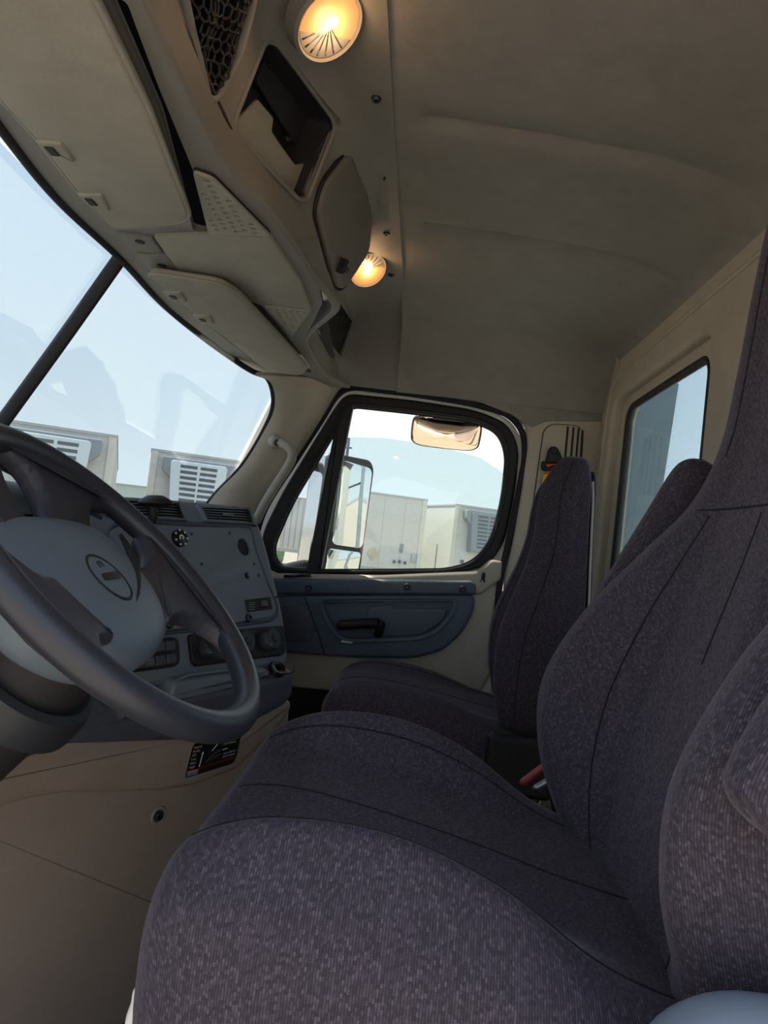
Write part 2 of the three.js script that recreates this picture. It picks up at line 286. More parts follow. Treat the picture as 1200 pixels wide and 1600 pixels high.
// windscreen pillar on the passenger side
const pillarFront = [...[[-0.562,1.3675,-2.14]], ...[[-0.5284,1.3649,-2.19]], ...[[-0.5145,1.3343,-2.23]], ...[[-0.5104,1.2847,-2.25]], ...[[-0.5317,1.2189,-2.27]], ...[[-0.594,1.0871,-2.28]], ...[[-0.6908,0.9637,-2.3]], ...[[-0.803,0.7427,-2.32]]];
const pillarRear = [...[[-0.328,1.4179,-2.42]], ...[[-0.3391,1.3988,-2.42]], ...[[-0.3536,1.3704,-2.42]], ...[[-0.3802,1.3116,-2.42]], ...[[-0.4211,1.2244,-2.42]], ...[[-0.488,1.092,-2.42]], ...[[-0.553,0.9467,-2.42]], ...[[-0.5932,0.7647,-2.42]]];
const pf = spline(pillarFront, 60), pr = spline(pillarRear, 60);
const pillar = struct('trim_2', sheet(14, 60, (u, v) => { const a = pf[Math.round(v * 60)], b = pr[Math.round(v * 60)], k = Math.sin(Math.PI * Math.pow(u, 0.8)); return [a[0] + (b[0] - a[0]) * u + 0.02 * k, a[1] + (b[1] - a[1]) * u, a[2] + (b[2] - a[2]) * u + 0.035 * k]; }, 0.012), M.beige);
// windscreen in two panes with a rubber edge and a centre bar
const WS = (u, v, side) => { const e = 0.94 * u, b = Math.sin(Math.PI * u) * 0.035, top = [-0.668 + 0.135 * u * u, 1.42 - 0.045 * u, -1.39 - side * e], bot = [-1.01 + 0.25 * u * u, 0.78, -1.39 - side * e]; return [0, 1, 2].map((k) => top[k] + (bot[k] - top[k]) * v - (k ? 0 : b * 0.5)); };
for (const [n, s] of [[1, 1], [2, -1]]) { const w = new THREE.Group(); w.name = 'window_' + n; w.userData.kind = 'structure'; scene.add(w); part(w, 'pane', sheet(10, 4, (u, v) => WS(u, v, s), 0.004), M.glass); }
struct('trim_3', bar([[-0.662, 1.42, -1.39], [-0.765, 1.23, -1.39], [-0.871, 1.04, -1.39], [-1.02, 0.77, -1.39]], 0.016, { n: 20, seg: 10, flat: 0.6 }), M.black);
struct('trim_4', bar([...[[-0.5746,1.392,-0.6281],[-0.5983,1.392,-0.7868],[-0.6207,1.392,-0.9002],[-0.6482,1.392,-1.1044],[-0.6471,1.392,-1.3509],[-0.6614,1.392,-1.6392],[-0.6326,1.392,-2.0365]], ...pillarFront.map((p) => [p[0] - 0.006, p[1], p[2] + 0.002])], 0.009, { n: 140, seg: 8 }), M.rubber);
const windHead = [[-0.584,1.4,-0.6383],[-0.608,1.4,-0.7996],[-0.6249,1.4,-0.9052],[-0.6525,1.4,-1.1104],[-0.6485,1.4,-1.3519],[-0.661,1.4,-1.6353],[-0.6298,1.4,-2.023],[-0.5875,1.4,-2.2488]];
struct('trim_5', bar(windHead.map((p) => [p[0] + 0.022, p[1] + 0.006, p[2]]), 0.014, { n: 100, seg: 8 }), M.console);

// ---------- door_1: passenger door
const door = new THREE.Group(); door.name = 'door_1'; door.userData.kind = 'structure'; scene.add(door);
const winOpen = [[-0.2948,1.3562],[-0.0852,1.3561],[0.1363,1.3508],[0.2318,1.3189],[0.2684,1.2432],[0.2703,1.0848],[0.2472,0.9375],[0.1951,0.857],[0.1076,0.8205],[-0.1087,0.7928],[-0.358,0.7633],[-0.467,0.7593],[-0.5,0.7909],[-0.5062,0.8412],[-0.4618,0.991],[-0.3237,1.297]];
const winBlack = [[-0.3123,1.3903],[-0.0893,1.3915],[0.144,1.3805],[0.2576,1.3438],[0.3032,1.2647],[0.3045,1.1107],[0.2868,0.9333],[0.2393,0.8513],[0.1093,0.8054],[-0.1072,0.7798],[-0.3696,0.7487],[-0.4806,0.7422],[-0.5335,0.7714],[-0.5458,0.87],[-0.4924,1.021],[-0.3498,1.3279]];
const frameOut = [[-0.3233,1.4072],[-0.0913,1.4092],[0.1529,1.3993],[0.2667,1.3603],[0.3181,1.2884],[0.326,1.1131],[0.3125,0.9363],[0.292,0.8248],[0.3153,0.6107],[0.3278,0.3969],[-0.4919,0.2925],[-0.5569,0.7243],[-0.5676,0.9009],[-0.507,1.0484],[-0.363,1.3445]];
part(door, 'door_frame', slab(F.S, outline(frameOut, 0.04), -0.012, 0.04, 0.008, [outline(winBlack.map((p) => [p[0] * 0.99, p[1]]), 0.05)]), M.offWhite);
part(door, 'window_frame', slab(F.S, outline(winBlack, 0.07), 0.002, 0.05, 0.008, [outline(winOpen, 0.06)]), M.black);
part(door, 'glass_run', bar(lift(F.S, outline(winOpen, 0.06).getPoints(6), 0.004), 0.005, { closed: true, n: 160, seg: 6 }), M.dark);
part(door, 'divider_bar', slab(F.S, outline([[-0.3281,1.3384],[-0.2806,1.3524],[-0.3257,0.7585],[-0.3761,0.7525]], 0.002), 0.006, 0.04, 0.006), M.black);
part(door, 'quarter_pane', slab(F.S, outline([[-0.3205,1.3368],[-0.2981,1.3392],[-0.3527,0.7561],[-0.4722,0.7532],[-0.5152,0.7885],[-0.5215,0.8394],[-0.4719,0.9916]], 0.01), -0.03, 0.004, 0), M.glass);
part(door, 'door_glass', slab(F.S, outline([...[[-0.2833,1.2447]], ...[[-0.1645,1.2553],[-0.0738,1.2516],[0.062,1.2416],[0.1758,1.2225],[0.2582,1.18],[0.2974,1.1239]], ...[[0.2959,0.9344],[0.2206,0.8146],[-0.3754,0.744]]], 0.01), -0.04, 0.004, 0.0008), M.tint, 'tinted glass wound part of the way down');
part(door, 'door_skin', slab(F.S, outline([...[[-0.5715,0.7267],[0.2866,0.8371],[0.3231,0.6035]], [0.28, -0.3], [-0.66, -0.3], [-0.66, 0.7]], 0.02), -0.06, 0.03, 0.008), M.offWhite);
part(door, 'sill', slab(F.S, outline([[-0.4856,0.7429],[-0.1059,0.7812],[0.2021,0.8306],[0.2462,0.8789],[0.285,0.877],[0.2875,0.8149],[0.2214,0.7533],[-0.1879,0.7368],[-0.4805,0.702]], 0.012), 0.03, 0.08, 0.012), M.beige);
part(door, 'lower_panel', slab(F.S, outline([...[[-0.4876,0.7219],[0.2909,0.8468],[0.3029,0.6965],[0.2959,0.5233]], [0.24, 0.385], [-0.6, 0.36], ...[[-0.5058,0.5986]]], 0.02), 0.012, 0.07, 0.008), M.beige);
part(door, 'upper_rail', slab(F.S, outline([[-0.4912,0.7254],[-0.1893,0.7591],[0.1894,0.7997],[0.2039,0.7843],[0.2074,0.7527],[-0.312,0.6927],[-0.4846,0.672]], 0.012), 0.045, 0.07, 0.01), M.door);
const bluePanel = [[-0.4861,0.6667],[-0.313,0.6896],[0.2038,0.7537],[0.2077,0.6984],[0.1758,0.6196],[0.1148,0.5523],[0.0221,0.5173],[-0.1593,0.4969],[-0.354,0.4857],[-0.4523,0.4821]];
const pocketIn = [[-0.3179,0.676],[0.1415,0.7355],[0.1453,0.7016],[0.1283,0.6609],[0.087,0.6088],[0.0361,0.5832],[-0.1976,0.5459],[-0.2359,0.5563],[-0.2756,0.5968]];
part(door, 'pocket_panel', slab(F.S, outline(bluePanel, 0.03), 0.035, 0.05, 0.01, [outline(pocketIn, 0.03)]), M.door);
part(door, 'pocket', [slab(F.S, outline(grow(pocketIn, 1.06), 0.03), 0.0175, 0.005, 0.001), bar(lift(F.S, outline(pocketIn, 0.03).getPoints(5), 0.026), 0.012, { closed: true, n: 120, seg: 8 })], M.door);
part(door, 'armrest_ledge', slab(F.S, outline([[-0.1493,0.6678],[-0.0733,0.6877],[-0.0569,0.6767],[0.1203,0.696],[0.1121,0.6541],[0.0349,0.5932],[-0.1033,0.5719],[-0.1446,0.5906]], 0.02), 0.031, 0.012, 0.008), M.door);
part(door, 'panel_seam', bar(lift(F.S, [[-0.364,0.6771],[-0.3354,0.622],[-0.304,0.561],[-0.2743,0.4957]], 0.035), 0.002, { n: 16, seg: 6 }), M.black);
part(door, 'speaker_grille', slab(F.S, outline([[-0.4447,0.6394],[-0.3651,0.6533],[-0.3295,0.6121],[-0.32,0.5334],[-0.4235,0.5207]], 0.02), 0.038, 0.006, 0.002), M.dashDark);
const dh = part(door, 'door_handle', [bar(lift(F.S, [[...[[-0.2275,0.6012]][0], 0.055], [...[[-0.1707,0.6123]][0], 0.058], [...[[-0.1032,0.6227]][0], 0.05]], 0.05), 0.017, { n: 12, flat: 1.1 }), bar(lift(F.S, [[...[[-0.0984,0.619]][0], 0.05], [...[[-0.1005,0.5996]][0], 0.04], [...[[-0.1027,0.5823]][0], 0.025]], 0.05), 0.016, { n: 8 })], M.black);
part(door, 'reflector', box(F.S, ...[[-0.204,0.5453]][0], 0.036, 0.038, 0.006, 0.004, 0.001), M.white);
for (const p of [[-0.3533,0.7093],[-0.0242,0.7529],[0.161,0.7664]]) part(door, 'screw', screw(F.S, p[0], p[1], 0.045, 0.012), M.black);
part(door, 'switch_plate', [slab(F.S, outline([[-0.4447,0.7436],[-0.3563,0.7584],[-0.3506,0.7482],[-0.4433,0.7329]], 0.004), 0.038, 0.03, 0.003), ...[[-0.4174,0.7426],[-0.3765,0.7497]].map((p) => box(F.S, p[0], p[1], 0.038, 0.03, 0.007, 0.008, 0.002))], M.blackGloss);
part(door, 'lock_knob', lathe(fr([...[[0.2254,0.7995]][0], -2.4], 0, -90), 0, 0, 0, [[0, 0.032], [0.005, 0.03], [0.007, 0.015], [0.005, 0.008], [0.01, 0], [0, 0]], 14), M.black);

// ---------- overhead console
const con = thing('overhead_console', 'grey moulded overhead shelf running above the windscreen with pockets, grilles and lamps', 'console', [-0.3, 1.4, -1.39]);
const bead = [[-0.33, 1.392, -0.34], [-0.33, 1.392, -0.6], [-0.332, 1.392, -0.9], [-0.322, 1.392, -1.0], [-0.298, 1.392, -1.09], [-0.278, 1.394, -1.22], [-0.262, 1.396, -1.4], [-0.268, 1.396, -1.5], [-0.315, 1.394, -1.66], [-0.355, 1.392, -1.79], [-0.36, 1.394, -1.95], [-0.36, 1.396, -2.1], [-0.34, 1.402, -2.22], [-0.29, 1.412, -2.34]];
const bead2 = bead.map((p) => [p[0], p[2]]);
const slot1 = [[-0.3586,-0.6445],[-0.339,-0.6507],[-0.3567,-0.7829],[-0.376,-0.9634],[-0.4033,-1.1337],[-0.422,-1.1887],[-0.4483,-1.1791],[-0.3784,-0.841]], slot2 = [[-0.4671,-1.4225],[-0.4406,-1.471],[-0.4108,-1.5474],[-0.3937,-1.7645],[-0.382,-2.0692],[-0.3905,-2.1756],[-0.4252,-2.1655],[-0.4484,-1.693]];
const under = outline([...bead2.map((p) => [p[0] + 0.003, p[1]]), [-0.5, -2.4], ...[[-0.5669,-2.4072],[-0.6235,-2.0051],[-0.6568,-1.6275],[-0.6414,-1.3385],[-0.6443,-1.0975],[-0.6153,-0.8918]], [-0.56, -0.5], [-0.5, -0.36]], 0.005);
part(con, 'underside', slab(F.U, under, 0, 0.012, 0.002, [outline(slot1, 0.01), outline(slot2, 0.01)]), M.console);
part(con, 'slot_lining', slab(F.U, outline([[-0.66, -0.7], [-0.33, -0.6], [-0.33, -1.02], [-0.29, -1.2], [-0.29, -1.6], [-0.33, -2.2], [-0.6, -2.2]], 0.01), -0.06, 0.006, 0.001), M.dark);
// one smooth moulding: lip, rear face and the turn into the headliner; the pockets are cut out of it
const xf0 = (z) => { const t = [[-0.33, -0.352], [-0.6, -0.352], [-0.88, -0.358], [-0.97, -0.358], [-1.06, -0.342], [-1.2, -0.308], [-1.39, -0.262], [-1.48, -0.243], [-1.54, -0.243], [-1.62, -0.275], [-1.72, -0.322], [-1.82, -0.358], [-1.9, -0.366], [-2.1, -0.366], [-2.3, -0.366]]; let i = 0; while (i < t.length - 2 && t[i + 1][0] > z) i++; const a = t[Math.max(0, i - 1)], q = t[i], w = t[i + 1], d = t[Math.min(t.length - 1, i + 2)]; return cm(a[1], q[1], w[1], d[1], (q[0] - z) / (q[0] - w[0])); };
const beadAt = spline(bead, 400);
const xb = (z) => { let m = beadAt[0]; for (const p of beadAt) if (Math.abs(p[2] - z) < Math.abs(m[2] - z)) m = p; return Math.max(m[0], xf0(z) + 0.006); };
const faceGeo = (() => {
  const rows = [], nz = 120;
  for (let i = 0; i <= nz; i++) {
    const z = -0.335 - 1.93 * i / nz, b = xb(z), f = (y) => xf0(z) + 0.287 * (y - 1.39), t = f(1.6);
    rows.push(spline([[b - 0.014, 1.394], [b - 0.008, 1.39], [b + 0.004, 1.396], [b + 0.004, 1.41], [(b + 0.004) * 0.55 + f(1.48) * 0.45, 1.44], [f(1.475), 1.475], [f(1.5), 1.5], [f(1.53), 1.53], [f(1.56), 1.56], [f(1.585) + 0.001, 1.585], [f(1.605) + 0.01, 1.606], [Math.min(t + 0.035, -0.165), 1.622], [Math.min(Math.max(t + 0.06, -0.22), -0.153), 1.632], [Math.min(Math.max(t + 0.08, -0.17), -0.141), 1.6335], [-0.128, 1.634]], 60).map(([x, y]) => [x, y, z]));
  }
  return sheet(60, nz, (u, v) => rows[Math.round(v * nz)][Math.round((1 - u) * 60)], 0.011);
})();
// centre plate with two perforated grilles
const cPlate = [[-0.5262,-1.2075],[-0.4225,-1.1778],[-0.3078,-1.1635],[-0.2885,-1.3604],[-0.2942,-1.5383],[-0.3754,-1.7493],[-0.401,-1.5398],[-0.4457,-1.4829],[-0.4776,-1.4382],[-0.5387,-1.3969]];
const grilleA = [[-0.3736,-0.9566],[-0.3487,-0.9716],[-0.3031,-1.1532],[-0.4143,-1.1668]], grilleB = [[-0.3991,-1.5262],[-0.2938,-1.5292],[-0.3769,-1.7507]];
part(con, 'centre_plate', slab(F.U, outline(cPlate, 0.008), 0.007, 0.009, 0.002), M.plate);
const holesIn = (tri, n, r, gap) => {   // holes on a slanted lattice inside an outline
  const hs = [], c = tri.reduce((s, p) => [s[0] + p[0] / tri.length, s[1] + p[1] / tri.length], [0, 0]), inside = (x, y) => { let w = false; for (let i = 0, j = tri.length - 1; i < tri.length; j = i++) { const [a, b] = tri[i], [d, e] = tri[j]; if ((b > y) !== (e > y) && x < (d - a) * (y - b) / (e - b) + a) w = !w; } return w; };
  for (let i = -9; i <= 9; i++) for (let j = -12; j <= 12; j++) { const x = c[0] + i * gap, y = c[1] + (j + (i & 1) / 2) * gap; if ([[0, 0], [r * 2.2, 0], [-r * 2.2, 0], [0, r * 2.2], [0, -r * 2.2]].every((q) => inside(x + q[0], y + q[1]))) hs.push(ellipse(x, y, r)); }
  return hs;
};
for (const [g, r, gap] of [[grilleA, 0.0043, 0.0165], [grilleB, 0.0038, 0.016]]) {
  part(con, 'speaker_grille', slab(F.U, outline(g, 0.008), 0.01, 0.005, 0.001, holesIn(g, 0, r, gap), 4), M.plate);
  part(con, 'grille_backing', slab(F.U, outline(g, 0.008), 0.0045, 0.003, 0), M.black);
}
for (const p of [[-0.5622,-1.2354],[-0.5621,-1.3439]]) part(con, 'screw_hole', disc(F.U, p[0], p[1], 0.006, 0.009, 0.002), M.black);
part(con, 'visor_bracket', slab(F.U, outline([[-0.5954,-1.211],[-0.5331,-1.2188],[-0.5372,-1.2838],[-0.5971,-1.2886]], 0.004), 0.006, 0.01, 0.003), M.console);
part(con, 'visor_bracket', slab(F.U, outline([[-0.597,-1.3004],[-0.5313,-1.2913],[-0.5398,-1.3954],[-0.602,-1.377]], 0.004), 0.006, 0.01, 0.003), M.console);
// rear face: main face with an open pocket and a closed bin, then the wings
const pocketP = [[-0.418, 0.105, 0.03], [-0.41, 0.232, 0.03], [-0.16, 0.248, 0.03], [-0.15, 0.1, 0.03], [-0.29, 0.079, 0.03], [-0.4, 0.07, 0.03]];
const pk = [[-0.4122,0.2097],[-0.3866,0.2248],[-0.1715,0.2433],[-0.1543,0.2362],[-0.153,0.1019],[-0.1782,0.0888],[-0.4046,0.0762],[-0.4133,0.0903]];
part(con, 'pocket_rim', bar(lift(F.K, outline(pk, 0.012).getPoints(4), 0.003), 0.0045, { closed: true, n: 90, seg: 8 }), M.console);
const tub = part(con, 'pocket', [slab(F.K, outline(grow(pk, 1.04), 0.012), -0.006, 0.07, 0, [outline(pk, 0.012)]), slab(F.K, outline(grow(pk, 1.04), 0.012), -0.075, 0.005, 0)], M.dark, 'dark lining of the open pocket');
part(tub, 'mounting_plate', slab(F.K, outline([[-0.3373,0.163],[-0.2832,0.1671],[-0.2751,0.1491],[-0.2412,0.1473],[-0.1763,0.1467],[-0.1513,0.1633],[-0.1403,0.1769],[-0.1049,0.1822],[-0.0786,0.1855],[-0.11,0.1166],[-0.1357,0.1057],[-0.3497,0.0949],[-0.3647,0.1093]], 0.004), -0.03, 0.006, 0.002), M.plate, 'pale mounting plate with a curved cut-out');
part(tub, 'back_panel', slab(F.K, outline([[-0.3249,0.1967],[-0.3224,0.246],[-0.3035,0.2651],[-0.056,0.2966],[-0.0565,0.2637],[-0.0594,0.2163],[-0.1049,0.1838]], 0.006), -0.055, 0.006, 0.001), M.dark);
for (const p of [[-0.3107,0.2341],[-0.1629,0.2497]]) part(tub, 'screw', screw(F.K, p[0], p[1], -0.05, 0.006), M.steel);
for (const p of [[-0.2017,0.1756]]) part(tub, 'screw', screw(F.K, p[0], p[1], -0.045, 0.006), M.steel);
const bin = [[-0.082, 0.238], [-0.02, 0.226], [0.04, 0.218], [0.105, 0.196], [0.15, 0.14], [0.105, 0.035], [0.066, 0.024], [-0.078, 0.08], [-0.115, 0.1], [-0.125, 0.15]];
const bd = part(con, 'bin_door', slab(F.K, outline(bin, 0.02), 0.012, 0.02, 0.008), std('#7d7973', 0.55, { map: wearTex, bumpMap: grainTex, bumpScale: 0.00025 }));
part(bd, 'latch', [box(F.K, 0.035, 0.062, 0.018, 0.012, 0.03, 0.02), box(F.K, 0.04, 0.06, 0.024, 0.022, 0.01, 0.012)], M.black, 'small black latch');
part(con, 'bin_gap', bar(lift(F.K, outline(bin.map((p) => [p[0] * 1.03, 0.13 + (p[1] - 0.13) * 1.03]), 0.02).getPoints(4), 0.002), 0.004, { closed: true, n: 90, seg: 6 }), M.black);
// wings
const net = [[-0.2013,0.0886],[-0.0543,0.0521],[-0.0369,0.0715],[-0.0304,0.1371],[-0.0509,0.2001],[-0.0653,0.2152]];
const nb = part(con, 'net_pocket', [slab(F.N, outline(grow(net, 1.05), 0.01), -0.006, 0.09, 0, [outline(net, 0.012)]), slab(F.N, outline(grow(net, 1.05), 0.01), -0.09, 0.005, 0)], M.black, 'black-lined pocket closed by a stretched net');
part(con, 'pocket_rim', bar(lift(F.N, outline(net, 0.012).getPoints(4), 0.001), 0.006, { closed: true, n: 70, seg: 8 }), M.console);
{ // net cords: a honeycomb that bulges out of the pocket
  const cords = [], inside = (x, y) => { let w = false; for (let i = 0, j = net.length - 1; i < net.length; j = i++) { const [a, b] = net[i], [d, e] = net[j]; if ((b > y) !== (e > y) && x < (d - a) * (y - b) / (e - b) + a) w = !w; } return w; };
  const L = 0.0085, P = (i, j, k) => { const x = -0.2 + i * L * 1.5 + (k ? L : 0), y = 0.03 + (j + (i & 1) / 2) * L * 1.732; const bow = 0.012 * Math.sin(i * 0.6 + 0.5) * Math.cos(j * 0.5); return [x + 0.0025 * Math.sin(i * 2.3 + j * 1.1), y + 0.0025 * Math.sin(j * 2.1 + i), bow - 0.002]; };
  const H = (x, y) => [x + 0.0018 * Math.sin(310 * x + 170 * y), y + 0.0018 * Math.sin(260 * y - 140 * x), 0.002 + 0.01 * Math.sin(55 * x) * Math.sin(48 * y)];
  for (let i = 0; i < 18; i++) for (let j = 0; j < 16; j++) { const cx = -0.22 + i * 1.5 * L, cy = 0.03 + (j + (i & 1) / 2) * 1.732 * L; for (const k of [0, 1, 2]) { const a = k * Math.PI / 3, b = a + Math.PI / 3, p = [cx + L * Math.cos(a), cy + L * Math.sin(a)], q = [cx + L * Math.cos(b), cy + L * Math.sin(b)]; if (inside(...p) && inside(...q) && p[0] < -0.04) cords.push(bar(lift(F.N, [H(...p), H((p[0] + q[0]) / 2, (p[1] + q[1]) / 2), H(...q)], 0), 0.0017, { n: 3, seg: 5 })); } }
  part(nb, 'net', cords, M.dark, 'black elastic net').userData.kind = 'stuff';
}
const meshP = [[0.0585,0.0652],[0.0739,0.1779],[0.4489,0.2221],[0.4858,0.1024]];
part(con, 'mesh_pocket', slab(F.F, outline(meshP, 0.01), 0.004, 0.006, 0.002), M.black);
part(con, 'pocket_rim', bar(lift(F.F, outline(meshP, 0.01).getPoints(4), 0.004), 0.006, { closed: true, n: 60, seg: 8 }), M.console);
{ const cords = []; const [a, b, c, d] = meshP; const L = (p, q, t) => [p[0] + (q[0] - p[0]) * t, p[1] + (q[1] - p[1]) * t];
  for (let i = 1; i < 14; i++) { const t = i / 14; for (const [p, q] of [[L(a, b, t), L(d, c, t)], [L(a, d, t), L(b, c, t)]]) cords.push(bar(lift(F.F, [p, L(p, q, 0.5), q], 0.006), 0.0016, { n: 4, seg: 5 })); }
  part(con, 'pocket_net', cords, M.dark).userData.kind = 'stuff'; }
// flat strip along the headliner with its screws
{ const ev = new Evaluator(); ev.attributes = ['position', 'normal', 'uv']; ev.useGroups = false;
  let body = new Brush(faceGeo);
  for (const [fm, sh] of [[F.K, outline(pk, 0.012)], [F.N, outline(net, 0.012)], [F.F, outline(meshP, 0.01)]]) { const c = new Brush(boxUV(slab(fm, sh, 0.06, 0.12, 0))); body = ev.evaluate(body, c, SUBTRACTION); }
  const g = body.geometry; g.userData.uv = true; part(con, 'rear_face', g, M.console); }
const endP = spline([[-2.17, 0.0], [-2.25, 0.012], [-2.31, 0.06], [-2.345, 0.13], [-2.37, 0.19], [-2.385, 0.228]], 24);
part(con, 'end_panel', sheet(16, 24, (u, v) => { const p = endP[Math.round(v * 24)]; return [-0.128 - 0.3 * u, 1.634 - p[1] + 0.03 * u * v * 0, p[0] + 0.03 * u * u]; }, 0.01), M.console);
for (const p of [[-0.1556,-1.1557],[-0.1594,-1.4128],[-0.1623,-1.6735],[-0.162,-1.9382]]) part(con, 'screw', screw(F.U, p[0], p[1], -0.242, 0.0085), M.steel);

// dome lamps set into the strip
function domeLamp(pos, tilt, label, lit) {
  const t = thing('dome_lamp', label, 'lamp', pos, 'round dome lamps in the overhead shelf'), f = fr(pos, tilt[0], tilt[1]);
  part(t, 'bezel', lathe(f, 0, 0, 0, [[0.047, 0.012], [0.05, 0.016], [0.0545, 0.012], [0.057, -0.012], [0.03, -0.014]], 40), M.console);
  const half = (a, b, z) => { const s = new THREE.Shape(); s.absarc(0, 0, 0.047, a, b, false); s.closePath(); return slab(f, s, z, 0.004, 0.0015, [], 24); };
  part(t, 'reflector', lathe(f, 0, 0, 0, [[0.046, 0.008], [0.036, -0.004], [0.0, -0.01]], 32), M.chrome);
  const glow = new THREE.MeshStandardMaterial({ color: '#e8b483', roughness: 0.3, emissive: new THREE.Color('#ffa860'), emissiveIntensity: 0.18 });
  part(t, 'amber_lens', half(lit, lit + Math.PI * 1.18, 0.013), glow, 'warm glowing half of the lens');
  part(t, 'clear_lens', half(lit + Math.PI * 1.18, lit + Math.PI * 2, 0.012), std('#cfc6b8', 0.15, { metalness: 0.3 }), 'clear half of the lens');
  const ribs = []; for (let i = 0; i < 7; i++) { const a = lit + Math.PI * (1.28 + 0.1 * i); ribs.push(bar(lift(f, [[0.006 * Math.cos(a), 0.006 * Math.sin(a)], [0.024 * Math.cos(a), 0.024 * Math.sin(a)], [0.043 * Math.cos(a), 0.043 * Math.sin(a)]], 0.0125), 0.0012, { n: 4, seg: 5 })); }
  part(t, 'lens_ribs', ribs, M.chrome);
  part(t, 'bulb', lathe(f, 0.008 * Math.cos(lit + 1.8), 0.008 * Math.sin(lit + 1.8), 0.013, [[0, 0.006], [0.008, 0.004], [0.011, 0.0], [0, -0.001]], 20), new THREE.MeshStandardMaterial({ color: '#fff0d0', emissive: new THREE.Color('#ffd9a0'), emissiveIntensity: 0.4 }));
  const l = new THREE.PointLight(0xffc890, 0.014); l.name = 'lamp_light'; l.position.copy(new THREE.Vector3(0, 0, 0.03).applyMatrix4(f)); l.shadow.radius = 1.2; l.castShadow = true; scene.add(l);
}
domeLamp([-0.213, 1.612, -0.955], [72, 52], 'larger glowing dome lamp at the top edge of the photo beside the open overhead pocket', 0.35);
domeLamp([-0.222, 1.612, -1.845], [40, 48], 'smaller glowing dome lamp farther along the shelf below the closed bin door', Math.PI * 0.98);

// sun visors
function visor(label, shape, clips, y, edge) {
  const c = shape.reduce((s, p) => [s[0] + p[0] / shape.length, s[1] + p[1] / shape.length], [0, 0]);
  const t = thing('sun_visor', label, 'sun visor', [c[0], 1.39 - y, c[1]]);
  part(t, 'panel', slab(F.U, outline(shape, 0.03), y, 0.018, 0.006), M.visor);
  part(t, 'piping', bar(lift(F.U, outline(shape, 0.03).getPoints(6), y - 0.004), 0.0035, { closed: true, n: 110, seg: 6 }), M.plate);
  for (const q of clips) { const k = part(t, 'clip', slab(F.U, outline(q, 0.004), y + 0.004, 0.008, 0.003), M.plate); const m = q.reduce((s, p) => [s[0] + p[0] / 4, s[1] + p[1] / 4], [0, 0]); part(k, 'clip_slot', box(F.U, m[0] - 0.004, m[1], y + 0.004, 0.012, 0.02, 0.004, 0.001), M.black); }
  part(t, 'hinge_rod', bar(lift(F.U, edge, y - 0.01), 0.006, { n: 10, seg: 8 }), M.console);
}
visor('large grey fabric sun visor folded up at the upper left nearest the driver', [...[[-0.5494,-0.8681],[-0.5494,-0.7911]], [-0.5, -0.42], [-0.366, -0.42], ...[[-0.3522,-0.6141],[-0.3665,-0.7813],[-0.4084,-1.0594],[-0.4295,-1.0857],[-0.5673,-1.1397],[-0.5634,-0.9977]]], [[[-0.5482,-0.8669],[-0.5146,-0.8676],[-0.5184,-0.9144],[-0.5446,-0.8933]], [[-0.5636,-1.0089],[-0.5239,-1.0037],[-0.5348,-1.0585],[-0.5611,-1.0343]]], 0.03, [[-0.548,-0.829],[-0.5588,-0.9605],[-0.5637,-1.1365]]);
visor('smaller grey fabric sun visor folded up above the passenger half of the windscreen', [[-0.5893,-1.3339],[-0.4448,-1.3575],[-0.4236,-1.4094],[-0.4008,-1.6722],[-0.375,-2.0001],[-0.4078,-2.0838],[-0.5115,-2.0961],[-0.5419,-1.7873],[-0.5712,-1.5668]], [[[-0.588,-1.4246],[-0.5459,-1.4168],[-0.5526,-1.477],[-0.5853,-1.4742]], [[-0.5711,-1.5681],[-0.5268,-1.5591],[-0.5367,-1.628],[-0.5692,-1.6286]]], 0.03, [[-0.5866,-1.3566],[-0.5744,-1.5768],[-0.5268,-2.0105]]);

// ---------- dashboard
const dash = thing('dashboard', 'blue-grey moulded dashboard with angled centre stack over tan knee panels', 'dashboard', [-0.45, 0.6, -1.2]);
const faceOut = [...[[-0.0681,0.2587],[-0.0426,0.2499],[-0.0282,0.2091],[-0.0184,0.158],[-0.0106,0.0832],[-0.0044,0.0275],[-0.0064,-0.0272],[-0.0127,-0.0739]], [-0.03, -0.09], [-0.62, -0.09], [-0.62, 0.22], ...[[-0.3676,0.245],[-0.2347,0.2522]]];
part(dash, 'stack_face', slab(F.D, outline(faceOut, 0.02), 0, 0.3, 0.014), M.dash);
part(dash, 'top_pad', slab(fr([0, 0.9, 0], 0, -90), outline([[-0.5, 0.5], [-0.5, 0.98], [-0.57, 1.12], [-0.5, 1.3], [-0.43, 1.46], [-0.62, 2.3], [-1.0, 2.3], [-1.08, 1.4], [-1.0, 0.45]], 0.04), 0, 0.06, 0.02), M.dashDark);
part(dash, 'passenger_dash', new RoundedBoxGeometry(0.5, 0.62, 0.86, 4, 0.05).translate(-0.83, 0.56, -1.93), M.dash);
const hood = part(dash, 'gauge_hood', new RoundedBoxGeometry(0.26, 0.16, 0.46, 4, 0.04).translate(-0.63, 0.84, -0.75), M.dash);
part(dash, 'gauge_panel', box(I, -0.53, 0.72, -0.82, 0.06, 0.22, 0.5, 0.02), M.black);
